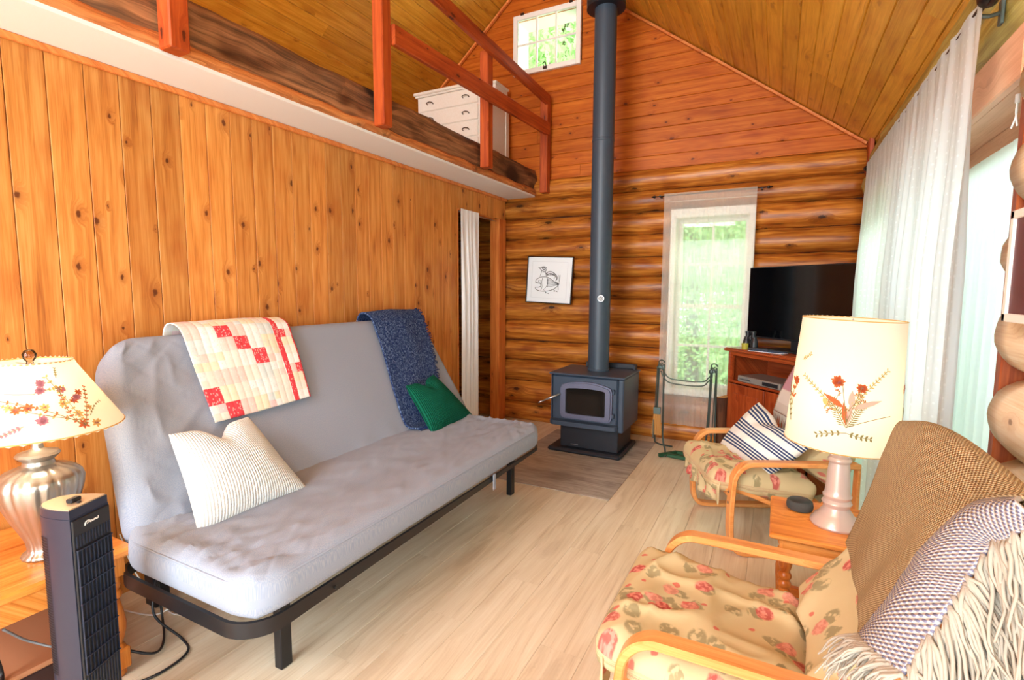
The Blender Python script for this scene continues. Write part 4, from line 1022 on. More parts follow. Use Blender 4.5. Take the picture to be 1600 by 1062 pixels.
for k, (x_, y_, h_, tilt, az) in enumerate(((-.36, 4.80, .70, 7, 30), (-.385, 4.70, .56, -5, 140), (-.30, 4.83, .48, 3, 220))):
    L = MB(); rr = .055; n = 9; P = [(rr*cos(t)*(1+.1*nz(t, k)), rr*sin(t)) for t in [pi*i/n for i in range(n+1)]]
    o = empty('firewood', (x_, y_, 0)); tag(o, ('tallest split firewood log standing beside the cabinet', 'shorter firewood log standing in front beside the cabinet', 'shortest firewood log standing behind by the cabinet')[k], 'firewood', 'split firewood by the cabinet')
    V = [(z_, x2, y2) for z_ in (0, h_) for x2, y2 in P]; nn = n+1
    F = [(i, i+1, nn+i+1, nn+i) for i in range(n)]
    q = mesh('bark', V, F, fbm, o, True); q.rotation_euler = (0, radians(-90), 0)
    Vs = [V[0], V[n], V[nn+n], V[nn]]; q2 = mesh('split_face', Vs+[V[i] for i in range(nn)]+[V[nn+i] for i in range(nn)], [(0, 1, 2, 3), tuple(4+i for i in range(nn)), tuple(4+nn+i for i in range(nn))], fsm, o); q2.rotation_euler = (0, radians(-90), 0)
    o.rotation_euler = (radians(tilt), radians(tilt*.6), radians(az))
#==PART3==
# ============================================================ BENTWOOD ARMCHAIRS (local x = forward, origin between the front feet)
CWD = .72
def make_chair(name, loc, rz, label):
    ch = empty(name, loc, rz); tag(ch, label, 'armchair', 'bentwood armchairs with rose print cushions')
    for s_ in (-1, 1):
        y = s_*(CWD/2-.03)
        P = curve([(-.66, y, .518), (-.40, y, .52), (-.16, y, .52), (-.07, y, .512), (-.015, y, .46), (0, y, .38), (.005, y, .22), (-.002, y, .10), (-.03, y, .035), (-.10, y, .0165), (-.30, y, .015), (-.66, y, .015)], 70)
        P = [(p[0], p[1], p[2]) for p in P]
        MB().sweep(P, .06, .026, (0, 1, 0)).build('arm_frame', bentwood, ch, auto=35)
        P = curve([(.02, s_*.285, .365), (-.10, s_*.285, .335), (-.30, s_*.285, .255), (-.42, s_*.285, .225), (-.52, s_*.285, .28), (-.60, s_*.285, .50), (-.70, s_*.285, .78), (-.765, s_*.285, 1.0)], 50)
        MB().sweep(P, .035, .024, (0, 1, 0)).build('seat_rail', bentwood, ch, auto=35)
        MB().sweep([(-.66, y, .50), (-.655, y, .03)], .045, .022, (0, 1, 0)).build('rear_post', bentwood, ch, auto=35)
        for xx in (-.61,): 
            MB().lathe([(.014, 0), (.016, .004), (.016, .012)], 10, -.12, y, -.001).build('glide', blk_plastic, ch)
        for zz_ in (.30, .36): MB().lathe([(.001, 0), (.008, .002), (.008, 0)], 10, M=Matrix.Translation((.019, y, zz_)) @ Matrix.Rotation(radians(90), 4, 'Y')).build('screw', steel, ch)
    for x_, z_ in ((.0, .345), (-.50, .26), (-.655, .12), (-.70, .74), (-.76, .97)):
        MB().box(x_-.012, x_+.012, -.30, .30, z_-.025, z_+.025, .004).build('cross_bar', bentwood, ch)
    return ch
def seat_geo(ch, seed, wide=.31):
    def dsp(x, y, side, q):
        w = .014*nz(x*4+seed, y*4, seed)+.020*max(0, 1-2*abs(nz(x*2+y*4+seed, y*3-x*4, seed+1)))**4+.010*max(0, 1-2*abs(nz(x*8+seed, y*4-x*6, seed+2)))**3
        if side < 0: return (.02*nz(y*9, seed), 0, -abs(.02*nz(x*9, y*9, seed)))
        return (0, 0, w*q)
    pad_obj('seat_cushion', ch, .295, wide, .135, .07, .08, 60, 60, dsp, (-.195, 0, .375), (cos(.13), 0, sin(.13)), (0, 1, 0), (-sin(.13), 0, cos(.13)), rose_print, 2.2, .1)
    # loose front and side skirt of the slipcover
    def sk(u, v):
        y = (u-.5)*2*wide*1.0; x = .085-.03*abs(2*u-1)**3+.012*sin(u*31+seed)*v+.015*nz(u*6, v, seed)
        return (x, y, .40-.125*v-.02*nz(u*7, 2, seed)*v)
    grid('cover_skirt', sk, 50, 8, rose_print, ch, (.6, .12), thick=.004)
    ux = Vector((-.26, 0, .966)); nx = Vector((.966, 0, .26))
    def dsb(x, y, side, q):
        if side < 0: return (0, 0, 0)
        return (0, 0, q*(.115*exp(-((y+.30)/.17)**2)+.014*nz(x*5+seed, y*3, seed+4)+.016*max(0, 1-2*abs(nz(x*3+y*3, y*4-x*3, seed+5)))**3))
    pad_obj('back_cushion', ch, .30, .345, .10, .10, .07, 50, 60, dsb, Vector((-.675, 0, .69)), (0, 1, 0), ux, nx, rose_print, 2.2, .1)
chA = make_chair('bentwood_armchair', (-.34, 1.65, 0), pi, 'nearest bentwood armchair with cream rose print cushions and tan throw')
seat_geo(chA, 3.3)
chB = make_chair('bentwood_armchair', (-.315, 3.25, 0), radians(205), 'far bentwood armchair with rose print cushions and a striped pillow')
seat_geo(chB, 8.1)
def L2W(ch, p): return Matrix.Translation(ch.location) @ Matrix.Rotation(ch.rotation_euler.z, 4, 'Z') @ Vector(p)
cushion('throw_pillow', [L2W(chB, p) for p in ((-.14, -.27, .43), (-.20, .27, .42), (-.42, .31, .62), (-.36, -.22, .74))], .24, .18, stripe_m, 'cream pillow with navy stripes on the far armchair', (.46, .50), seed=7, wr=.012)
# plaid throw over the far chair
pl = lattice([[L2W(chB, p) for p in r] for r in ([(-.86, .31, .70), (-.87, 0, .70), (-.86, -.31, .70)], [(-.83, .32, 1.04), (-.83, 0, 1.05), (-.83, -.32, 1.04)], [(-.74, .33, 1.10), (-.735, 0, 1.115), (-.74, -.33, 1.10)], [(-.66, .34, 1.0), (-.645, 0, 1.0), (-.66, -.34, 1.0)], [(-.56, .345, .80), (-.545, 0, .80), (-.56, -.345, .80)], [(-.515, .345, .66), (-.50, 0, .66), (-.515, -.345, .66)])])
po = grid('striped_throw', lambda u, v: pl(u, v)+Vector((.008*nz(u*4, v*3, 1), .008*nz(u*5, v*4, 3), .004)), 40, 60, plaid_m, None, (1, 1.0), thick=.006)
tag(po, 'cream throw with pink and grey stripes over the far armchair back', 'throw')
b = MB(); r_ = random.Random(8)
for i in range(46):
    p = pl(i/45, 1); q = p+Vector((r_.uniform(-.012, .0), r_.uniform(-.02, .0), -.075+r_.uniform(-.01, .01))); b.tube([p, (p+q)/2+Vector((r_.uniform(-.006, .006), -.004, 0)), q], [.004, .0035, .002], 5)
b.build('fringe', grey_yarn, po, smooth=True, kind='stuff')

# ---- tan basket weave throw over the near chair, with its blue grey band and long fringe
CV = Vector((0, 0, CH))
def toward(p, k): p = Vector(p); return CV+(p-CV)*k
T_ = [[(.46, 2.0, .74), (.465, 1.8, .77), (.47, 1.6, .8), (.47, 1.35, .8), (.47, 1.14, .82)],
      [(.425, 1.98, .98), (.44, 1.80, 1.02), (.445, 1.6, 1.04), (.445, 1.36, 1.045), (.445, 1.13, 1.04)],
      [(.36, 1.96, 1.045), (.375, 1.80, 1.08), (.385, 1.6, 1.10), (.385, 1.36, 1.108), (.385, 1.13, 1.105)],
      [(.325, 1.95, .95), (.33, 1.78, .97), (.335, 1.60, .99), (.338, 1.42, 1.01), (.345, 1.25, 1.04)],
      [(.30, 1.94, .85), (.30, 1.76, .87), (.30, 1.58, .89), (.295, 1.42, .91), (.286, 1.286, .92)],
      [(.275, 1.93, .77), (.272, 1.74, .79), (.268, 1.57, .81), (.262, 1.42, .83), (.260, 1.275, .865)],
      [(.255, 1.925, .70), (.25, 1.70, .735), (.24, 1.53, .755), (.235, 1.40, .775), (.225, 1.265, .79)],
      [(.235, 1.92, .635), (.218, 1.62, .69), (.205, 1.45, .715), (.198, 1.34, .725), (.188, 1.262, .715)]]
T_ = [[toward(p, .988) for p in r] for r in T_]
TL_ = lattice(T_)
def tanf(u, v):
    p = TL_(u, v); q = .010*nz(u*2.2, v*3, 2)+.008*sin(u*13+v*4+1.5*nz(u*2, v*2))*min(1, max(0, (v-.35)*3))*(1-abs(2*u-1)**3)
    return p+Vector((-.55, -.6, .5))*q
bl = grid('basket_weave_throw', tanf, 70, 150, tan_weave, None, (.80, 1.15), thick=.008)
tag(bl, 'tan basket weave throw with blue grey band draped over the near armchair', 'throw')
rg = [TL_(1, v) for v in (.30, .42, .55, .66, .78, .90, 1)]
kn = [toward(p, .985) for p in ((.375, 1.06, 1.09), (.349, 1.085, 1.049), (.338, 1.105, 1.022), (.31, 1.093, .967), (.288, 1.078, .925), (.254, 1.062, .852), (.222, 1.045, .790))]
mid = [a.lerp(b_, .5)+Vector((-.02, -.014, .016)) for a, b_ in zip(rg, kn)]
BL_ = lattice([[rg[i], mid[i], kn[i]] for i in range(7)])
grid('blue_band', lambda u, v: BL_(u, v)+Vector((-.5, -.6, .5))*.004*nz(u*3, v*9, 5), 30, 90, blue_weave, bl, (.17, .60), thick=.008)
def yarn(b, p, dirs, L, rr, rnd, n=9, thick=.0035):
    """a twisted lock of yarn falling from p"""
    ph = rnd.uniform(0, 6); q = []; w = []
    for i in range(n+1):
        s_ = i/n; d = dirs(s_)
        q.append(p+d*L+Vector((rr*sin(ph+s_*9), rr*cos(ph+s_*8), rr*sin(ph*2+s_*7))*1)*s_ if False else p+d*L+Vector((sin(ph+s_*9)*rr*s_, cos(ph+s_*8)*rr*s_, sin(2*ph+s_*7)*rr*s_)))
        w.append(thick*(1.15-.75*s_)*(1 if i else 1.6))
    b.tube(q, w, 5)
b = MB(); kb = MB(); r_ = random.Random(21)
def lock(p, d, L, rnd, m=7, th=.0034, spread=.016, side=None):
    """a knotted lock: yarns leave the knot together, curl along one path and splay at the end"""
    side = side or Vector((.3, -.9, 0)); ph = rnd.uniform(0, 6)
    for k in range(m):
        j = Vector((rnd.gauss(0, 1), rnd.gauss(0, 1), rnd.gauss(0, 1)))*spread*.5; q = []; w = []
        for i in range(9):
            t = i/8; wob = Vector((sin(ph+t*8+k*.5), cos(ph*1.3+t*7+k*.4), sin(ph*.7+t*6+k)))*.012*t
            q.append(p+d*(L*t)+Vector((0, 0, -.10*L*t*t))+j*(.25*min(1, t*8)+t)+wob); w.append(th*(1.15-.6*t))
        b.tube(q, w, 5)
    kb.lathe([(.001, -.0045), (.0038, -.003), (.0045, 0), (.0038, .003), (.001, .0045)], 8, p.x, p.y, p.z)
for row in range(6):
    nk = 27 if row == 0 else 20
    for i in range(nk):
        v = (i+.5*(row % 2))/(nk-1); v = min(v, 1)
        p = BL_(1, v)+Vector((.020*row, -.006*row, -.062*row))+Vector((r_.uniform(-.012, .012), r_.uniform(-.008, .008), r_.uniform(-.012, .012)))*(1 if row else .3)
        d = Vector((r_.uniform(.10, .50), r_.uniform(-.42, -.05), r_.uniform(-1.0, -.62))).normalized()
        lock(p, d, r_.uniform(.13, .21), r_, 11, .0036 if row == 0 else .0042, .026)
b.build('fringe', fringe_m, bl, smooth=True, kind='stuff'); kb.build('fringe_knots', knot_m, bl, smooth=True, kind='stuff')
b = MB()
for i in range(20):
    p = BL_(i/19, 1); 
    for k in range(5):
        ax = r_.uniform(-.7, -.2); ay = r_.uniform(-.2, .35); az = r_.uniform(-1, -.5)
        yarn(b, p, lambda s_, ax=ax, ay=ay, az=az: Vector((ax*s_, ay*s_*.3, az*s_*s_)), r_.uniform(.07, .12), .006, r_, thick=.0038)
b.build('corner_fringe', fringe_m, bl, smooth=True, kind='stuff')
grid('under_layer', lambda u, v: BL_(1, v)+Vector((.13*u, .0*u, -.36*u))+Vector((.03, .02, -.02))+Vector((0, -.03, 0))*sin(v*16)*u, 16, 40, grey_weave, bl, (.4, .6), thick=.006)
# blue grey end falling over the far side of the back top
fe = lattice([[toward(p, .985) for p in r] for r in ([(.40, 1.13, 1.105), (.43, 1.13, 1.09), (.46, 1.12, 1.04)], [(.40, 1.07, 1.085), (.43, 1.06, 1.07), (.46, 1.05, 1.0)], [(.41, 1.02, 1.00), (.44, 1.02, .98), (.465, 1.02, .93)], [(.42, 1.0, .88), (.45, 1.0, .86), (.47, 1.0, .82)])])
grid('blue_band', lambda u, v: fe(u, v), 24, 30, blue_weave, bl, (.15, .25), thick=.008)

# ============================================================ SIDE TABLE between the chairs
stb = empty('side_table', (.27, 2.40, 0)); tag(stb, 'small golden oak side table between the two armchairs', 'table'); q = Vector(stb.location)
part(MB().box(.012, .50, 2.19, 2.62, .478, .50, .006), 'table_top', oak, stb, q)
part(MB().box(.06, .455, 2.225, 2.24, .42, .478, .002).box(.06, .455, 2.57, 2.585, .42, .478, .002).box(.05, .065, 2.235, 2.575, .42, .478, .002).box(.45, .465, 2.235, 2.575, .42, .478, .002), 'apron', oak, stb, q)
legp = [(.017, 0), (.020, .03), (.024, .09), (.029, .16), (.030, .20), (.022, .245), (.017, .262), (.024, .27), (.026, .278), (.024, .286), (.017, .295), (.024, .304), (.026, .312), (.024, .32), (.017, .33), (.022, .345), (.0255, .36), (.0255, .42)]
for x_ in (.075, .44):
    for y_ in (2.25, 2.56): part(MB().lathe(legp, 20, x_, y_, 0), 'leg', oak_z, stb, q, auto=40)
part(MB().box(.09, .43, 2.39, 2.42, .15, .19, .004).box(.065, .085, 2.26, 2.55, .15, .19, .004).box(.43, .45, 2.26, 2.55, .15, .19, .004), 'stretcher', oak, stb, q)
ss = empty('smart_speaker', (.125, 2.50, .5005)); tag(ss, 'small round charcoal fabric speaker on the side table', 'speaker')
MB().lathe([(.040, 0), (.050, .006), (.053, .02), (.050, .036), (.044, .042)], 40).build('fabric_band', plain('charcoal_mesh', c(64, 64, 62), .9, nb=.4, ns=500), ss, auto=40)
MB().lathe([(.044, .042), (.042, .0435), (.001, .0438)], 40).build('top_cap', blk_plastic, ss, auto=40)

# ============================================================ LAMPS
def petal(b, base, ax, ay, ang, L, w, mi):
    """small flat leaf in the tangent plane"""
    d = ax*cos(ang)+ay*sin(ang); s_ = -ax*sin(ang)+ay*cos(ang)
    P = [base, base+d*L*.35+s_*w/2, base+d*L*.7+s_*w*.4, base+d*L, base+d*L*.7-s_*w*.4, base+d*L*.35-s_*w/2]
    b.add(P, [(0, 1, 2, 3), (0, 3, 4, 5)], mi=mi)
def shade_shell(name, par, r0, z0, r1, z1, wav=0.0, tilt=None):
    n = 96; V = []; F = []
    for j in range(13):
        t = j/12; r = r0+(r1-r0)*t; z = z0+(z1-z0)*t
        for i in range(n):
            a = 2*pi*i/n; e = wav*abs(sin(a*24))*(1 if j in (0, 12) else 0)
            V.append((r*cos(a), r*sin(a), z-e*(1 if j == 0 else -1)))
    for j in range(12):
        for i in range(n): F.append((j*n+i, j*n+(i+1) % n, (j+1)*n+(i+1) % n, (j+1)*n+i))
    o = mesh(name, V, F, shade_m, par, True)
    for r, z, e in ((r0, z0, 0), (r1, z1, 0)):
        MB().tube([(r*cos(2*pi*i/80), r*sin(2*pi*i/80), z) for i in range(80)], .0022, 5, closed=True).build('shade_binding', straw_ink, o)
    return o
def surf(r0, z0, r1, z1):
    sl = sqrt((r1-r0)**2+(z1-z0)**2)
    def f(a, s_):
        t = s_/sl; r = r0+(r1-r0)*t+.0012; z = z0+(z1-z0)*t
        p = Vector((r*cos(a), r*sin(a), z)); ax = Vector((-sin(a), cos(a), 0)); ay = Vector(((r1-r0)*cos(a), (r1-r0)*sin(a), z1-z0))/sl
        return p+Vector((cos(a), sin(a), .0))*.0008, ax, ay
    return f
lampmats = [rust_ink, olive_ink, mauve_ink, straw_ink, plain('pressed_blush', c(206, 160, 140), .8)]
def bulb(name, loc, power, r, col=(1, .80, .54)):
    l = bpy.data.lights.new(name, 'POINT'); l.energy = power; l.color = col; l.shadow_soft_size = r
    o = bpy.data.objects.new(name, l); COL.objects.link(o); o.location = loc; return o
# right lamp: turned column base, tall drum shade
LR = (.25, 2.40)
la = empty('table_lamp', (LR[0], LR[1], .5005)); tag(la, 'lit lamp with tall pressed flower shade on the side table', 'lamp')
MB().lathe([(.001, 0), (.088, 0), (.092, .008), (.090, .016), (.080, .026), (.078, .034), (.062, .046), (.058, .056), (.050, .066), (.046, .078), (.050, .088), (.054, .096), (.050, .104), (.044, .110), (.050, .118), (.052, .126), (.046, .134), (.044, .15), (.040, .22), (.036, .262), (.042, .270), (.042, .276), (.036, .284), (.038, .30), (.020, .31), (.012, .33), (.012, .40)], 48).build('turned_base', pink_enamel, la, auto=40)
sh = shade_shell('lamp_shade', la, .196, .345, .173, .842, .004); sh.rotation_euler = (0, radians(2.2), 0); sh.location = (-.02, 0, 0)
MB().tube([(.17, 0, .825), (0, 0, .822), (-.17, 0, .825)], .002, 5).tube([(0, .17, .825), (0, 0, .822), (0, -.17, .825)], .002, 5).lathe([(.001, .80), (.006, .805), (.007, .83), (.001, .845)], 12).build('spider', steel, sh)
MB().lathe([(.001, .40), (.018, .405), (.02, .43), (.014, .45), (.028, .50), (.032, .53), (.024, .56), (.001, .575)], 20).build('bulb', shade_m, la, smooth=True)
f = surf(.196, .345, .173, .842); b = MB(); rr = random.Random(5)
ac = -1.60  # bouquet faces the camera side
def arcl(a, dx): return a+dx/.19
def spray(a0, s0, ang, L, n, pl_, pw, mi, curl=0.0, both=True, stem=1):
    p, ax, ay = f(a0, s0); a, s_ = a0, s0; th = ang; pts = []
    for i in range(n+1):
        pts.append((a, s_, th)); a = arcl(a, cos(th)*L/n); s_ += sin(th)*L/n; th += curl/n
    Q = [f(a_, b_)[0] for a_, b_, _ in pts]; b.tube(Q, .0011, 4, mi=stem)
    if pl_:
        for a_, b_, t_ in pts[1:]:
            p, ax, ay = f(a_, b_); k = rr.uniform(.8, 1.2)
            petal(b, p, ax, ay, t_+.9, pl_*k, pw, mi)
            if both: petal(b, p, ax, ay, t_-.9, pl_*k, pw, mi)
def flower(a0, s0, R, n, mi, w=.5):
    p, ax, ay = f(a0, s0)
    for k in range(n): petal(b, p, ax, ay, 2*pi*k/n+rr.uniform(-.2, .2), R*rr.uniform(.8, 1.1), R*w, mi)
    for k in range(5): petal(b, p, ax, ay, rr.uniform(0, 6.3), R*.4, R*.3, 2)
B_ = .105
spray(ac, B_, 2.15, .11, 12, .022, .004, 1, -.2); spray(ac, B_, 1.05, .10, 12, .022, .004, 1, .2)
spray(ac, B_+.02, 1.75, .15, 4, 0, 0, 1); flower(arcl(ac, -.04), B_+.165, .024, 16, 0)
spray(ac, B_+.02, 1.3, .14, 4, 0, 0, 1); flower(arcl(ac, .038), B_+.150, .021, 14, 0)
spray(ac, B_+.03, 2.35, .22, 14, .013, .005, 3, .25); spray(ac, B_+.06, 1.05, .20, 14, .012, .005, 3, -.3)
spray(ac, B_, .5, .16, 6, 0, 0, 1, -.4); spray(ac, B_-.02, 3.3, .09, 5, .014, .007, 1, .3); spray(ac, B_-.02, -.25, .08, 5, .014, .008, 1, .2)
for dx, an, L_, w_, mi in ((-.01, 2.55, .085, .020, 0), (.01, .45, .10, .020, 4), (.0, 1.75, .09, .018, 0), (0, 1.45, .085, .018, 4), (.01, 1.6, .07, .022, 4), (-.065, 2.1, .035, .018, 3)):
    p, ax, ay = f(arcl(ac, dx), B_+.005 if dx == 0 else B_+.07); petal(b, p, ax, ay, an, L_, w_, mi)
for k in range(14):
    a_ = arcl(ac, rr.uniform(-.06, .07)); s_ = B_+rr.uniform(.05, .12); spray(a_, s_, rr.uniform(.3, 2.8), .035, 5, .006, .004, rr.choice([0, 3]), 3.0)
a2 = ac-1.15
spray(a2, .08, 1.9, .16, 8, .018, .006, 1, .3); flower(arcl(a2, .0), .245, .022, 12, 0); spray(arcl(a2, -.01), .14, 1.6, .10, 3, .03, .012, 0); spray(arcl(a2, .02), .33, .6, .05, 6, .010, .005, 3)
a3 = ac+1.3; spray(a3, .10, 1.2, .16, 8, .018, .006, 1, .3); flower(arcl(a3, .0), .25, .022, 12, 0)
b.build('pressed_flowers', lampmats, sh, kind='stuff')
bulb('side_lamp_bulb', (LR[0], LR[1], 1.02), 10.5, .04)
# left lamp: silver fluted urn base, wide cone shade
LL = (-2.285, .79)
lb = empty('table_lamp', (LL[0], LL[1], .5005)); tag(lb, 'lit silver urn lamp with cone shade on the end table by the futon', 'lamp')
MB().lathe([(.001, 0), (.066, 0), (.070, .008), (.064, .016), (.054, .022), (.050, .035), (.054, .06), (.070, .10), (.092, .15), (.110, .20), (.121, .24), (.124, .27), (.116, .295), (.095, .312), (.066, .322), (.056, .328)], 96, lobes=18, amp=.06).build('urn_base', nickel, lb, smooth=True)
MB().lathe([(.056, .326), (.046, .332), (.042, .345), (.058, .360), (.062, .366), (.056, .374), (.030, .380), (.018, .388), (.016, .40), (.016, .445), (.010, .45), (.010, .47)], 40).build('neck', nickel, lb, auto=40)
sh2 = shade_shell('lamp_shade', lb, .250, .462, .114, .694, .006)
MB().tube([(.11, 0, .682), (0, 0, .684), (-.11, 0, .682)], .002, 5).tube([(0, .11, .682), (0, 0, .684), (0, -.11, .682)], .002, 5).tube([(.0, .03, .47), (.0, .06, .56), (0, 0, .684)], .002, 5).build('harp', steel, sh2)
MB().lathe([(.006, .685), (.011, .688), (.009, .693), (.018, .705), (.020, .72), (.013, .733), (.001, .737)], 20).build('finial', glass_mat('amber_glass_knob', (.75, .6, .45, 1), .1), lb, auto=50)
MB().lathe([(.001, .47), (.018, .475), (.02, .50), (.028, .56), (.032, .58), (.022, .61), (.001, .62)], 20).build('bulb', shade_m, lb, smooth=True)
f = surf(.250, .462, .114, .694); b = MB(); rr = random.Random(9)
def arcl(a, dx): return a+dx/.20
ac = -.05
for x0, s0, an, L_, cu in ((.055, .03, 1.7, .20, .4), (.055, .03, 2.3, .24, .7), (.055, .03, 1.2, .15, -.2), (.05, .05, 2.7, .30, .1), (.04, .04, 1.9, .14, -.5)):
    spray(arcl(ac, x0), s0, an, L_, 9, .010, .006, rr.choice([0, 3]), cu)
for x0, s0, R in ((.05, .035, .020), (.085, .03, .019), (.05, .075, .018), (.02, .12, .016), (.055, .125, .016), (-.03, .115, .016), (-.07, .12, .018), (-.10, .115, .018), (-.12, .125, .015), (-.16, .115, .016), (.09, .09, .014), (.085, .15, .015)):
    flower(arcl(ac, x0), s0, R, 7, rr.choice([0, 0, 3]), .45)
for x0, s0, R in ((-.035, .175, .016), (-.03, .20, .016), (.03, .17, .015), (.07, .135, .016), (-.04, .07, .019)): flower(arcl(ac, x0), s0, R, 9, 2, .6)
spray(arcl(ac, -.02), .175, .05, .06, 5, .008, .005, 3); spray(arcl(ac, -.08), .06, 3.6, .06, 6, .010, .007, 2, .2); spray(arcl(ac, -.05), .165, 3.1, .09, 6, 0, 0, 1, -.1); spray(arcl(ac, .08), .06, .9, .08, 6, .006, .004, 1, -.8); spray(arcl(ac, .03), .215, 1.3, .035, 4, .006, .004, 1)
for k_ in (1.7, -1.7, 3.1):
    for x0, s0 in ((0, .06), (.04, .10), (-.05, .12), (.01, .16)): flower(arcl(ac+k_, x0), s0, .017, 7, rr.choice([0, 3, 2]), .5)
    spray(ac+k_, .03, 1.6, .18, 9, .010, .006, 3, .3)
b.build('pressed_flowers', lampmats, sh2, kind='stuff')
bulb('table_lamp_bulb', (LL[0], LL[1], 1.06), 8.5, .04)

# ============================================================ END TABLE by the futon
et = empty('end_table', (-2.38, .72, 0)); tag(et, 'golden oak end table with turned legs at the near end of the futon', 'table'); q = Vector(et.location)
part(MB().box(-2.67, -2.075, .44, .975, .468, .50, .008), 'table_top', oak_y, et, q)
part(MB().box(-2.64, -2.11, .47, .49, .39, .468, .002).box(-2.64, -2.11, .925, .945, .39, .468, .002).box(-2.65, -2.63, .49, .925, .39, .468, .002).box(-2.12, -2.10, .49, .925, .39, .468, .002), 'apron', oak, et, q)
lp = [(.028, .11), (.026, .12), (.018, .13), (.024, .145), (.032, .18), (.034, .21), (.028, .25), (.020, .29), (.017, .305), (.026, .312), (.028, .322), (.026, .332), (.018, .34), (.024, .355), (.028, .375), (.028, .392)]
for x_ in (-2.13, -2.62):
    for y_ in (.50, .915):
        part(MB().lathe(lp, 24, x_, y_, 0).lathe([(.018, 0), (.026, .012), (.024, .03)], 16, x_, y_, 0).box(x_-.032, x_+.032, y_-.032, y_+.032, .03, .112, .006).box(x_-.032, x_+.032, y_-.032, y_+.032, .392, .468, .003), 'leg', oak_z, et, q, auto=40)
part(MB().box(-2.60, -2.15, .90, .93, .05, .09, .003).box(-2.60, -2.15, .485, .515, .05, .09, .003).box(-2.63, -2.60, .50, .92, .05, .09, .003), 'stretcher', oak, et, q)
o = MB().box(-2.52, -2.47, .84, .90, .5005, .555, .004).build('small_box', plain('slate_blue_box', c(62, 76, 110), .5)); tag(o, 'small dark blue box behind the silver lamp', 'box')
sb = empty('storage_crate', (-2.35, .72, 0)); tag(sb, 'dark brown crate with tan lid stored under the end table', 'crate'); q = Vector(sb.location)
part(MB().box(-2.56, -2.18, .56, .86, .0, .15, .008), 'crate_body', plain('dark_brown_case', c(58, 34, 32), .5), sb, q)
part(MB().box(-2.57, -2.17, .55, .87, .151, .17, .006), 'crate_lid', plain('tan_lid', c(184, 128, 92), .5), sb, q)
b = MB().tube(curve([(-2.17, .60, .37), (-2.15, .585, .36), (-2.20, .62, .20), (-2.14, .60, .172)], 20), .007, 6).build('strap', blk_plastic, None, smooth=True); tag(b, 'black strap hanging under the end table front', 'strap')
for nm, P, r_, m_, lab in (('power_cord', [(-2.15, .93, .09), (-2.10, 1.02, .03), (-2.18, 1.10, .006), (-2.30, 1.16, .05), (-2.28, 1.14, .22), (-2.24, 1.10, .10), (-2.12, 1.14, .007), (-2.02, 1.10, .007), (-2.00, .98, .007), (-2.06, .85, .007)], .005, blk_plastic, 'black power cord looping on the floor between end table and futon'),
                       ('power_cord', [(-2.69, 1.20, .30), (-2.62, 1.22, .12), (-2.50, 1.25, .006), (-2.32, 1.22, .006), (-2.20, 1.28, .02), (-2.26, 1.20, .07), (-2.36, 1.15, .03), (-2.6, 1.12, .006)], .0035, cord_white, 'white power cord coiled on the floor behind the futon leg'),
                       ('power_cord', [(-2.60, .48, .50), (-2.64, .56, .54), (-2.66, .62, .62), (-2.63, .62, .80), (-2.52, .68, .92), (-2.40, .74, .93)], .003, cord_white, 'thin white lamp cord hanging beside the silver lamp'),
                       ('power_cord', [(-2.15, .62, .36), (-2.2, .70, .25), (-2.15, .78, .20), (-2.2, .86, .24), (-2.15, .88, .33)], .004, plain('grey_cord', c(130, 134, 140), .5), 'grey power cord dangling under the end table')):
    o = MB().tube(curve(P, 60), r_, 6).build(nm, m_, None, smooth=True); tag(o, lab, 'cord')

# ============================================================ TOWER FAN
nF = Vector((.92, .39, 0)).normalized(); tF = Vector((-.39, .92, 0)).normalized()
fm = Matrix((nF, tF, vZ)).transposed().to_4x4(); fm.translation = Vector((-1.838, .745, 0))
fan = empty('tower_fan'); fan.matrix_world = fm; tag(fan, 'slim dark tower fan with black grille in front of the end table', 'fan')
H = .80; hw = .066
D = [(0, -hw), (0, hw)]+[(-.012-.118*sin(t), hw*cos(t)**.8 if cos(t) > 0 else -hw*(-cos(t))**.8) for t in [pi*i/18 for i in range(1, 18)]]
D = [(x, -y) for x, y in D]
D = [(0, hw), (0, -hw)]+[(-.012-.125*sin(pi*i/20), -hw*(1 if cos(pi*i/20) >= 0 else -1)*abs(cos(pi*i/20))**.7) for i in range(0, 21)]
MB().prism(D, .035, H-.03).build('housing', fan_body, fan, auto=40)
Dt = [(x*.985-.001, y*.98) for x, y in D]
MB().prism(Dt, H-.03, H-.004).build('top_collar', fan_body, fan, auto=40)
MB().prism([(x*.93-.004, y*.93) for x, y in D], H-.004, H).build('control_panel', fan_top, fan, auto=40)
MB().box(-.055, -.035, -.022, .014, H, H+.013, .003).build('knob', blk_plastic, fan); MB().box(-.028, -.018, -.016, -.004, H, H+.006, .002).build('button', blk_plastic, fan)
MB().lathe([(.001, 0), (.135, 0), (.138, .008), (.12, .022), (.06, .035), (.001, .036)], 48, -.06, 0).build('base', fan_body, fan, auto=40)
fp = MB().box(0, .006, -hw+.002, hw-.002, .06, H-.035, .002).build('front_panel', blk_plastic, fan)
MB().box(.006, .0075, -hw+.007, hw-.007, .28, .672).build('grille_backing', fan_dk, fp)
for i in range(10): MB().box(.0075, .012, -hw+.008+i*.01285-.0008, -hw+.008+i*.01285+.0008, .28, .672).build('grille_bar', fan_body, fp)
for j in range(8): MB().box(.0075, .0145, -hw+.006, hw-.006, .28+j*.056-.0012, .28+j*.056+.0012).build('grille_bar', fan_body, fp)
b = MB()
for i in range(12): b.box(.006, .0085, -hw+.009+i*.0103, -hw+.012+i*.0103, .08, .27); b.box(.006, .0085, -hw+.009+i*.0103, -hw+.012+i*.0103, .68, .715)
b.build('panel_ribs', fan_body, fp, kind='stuff')
b = MB()
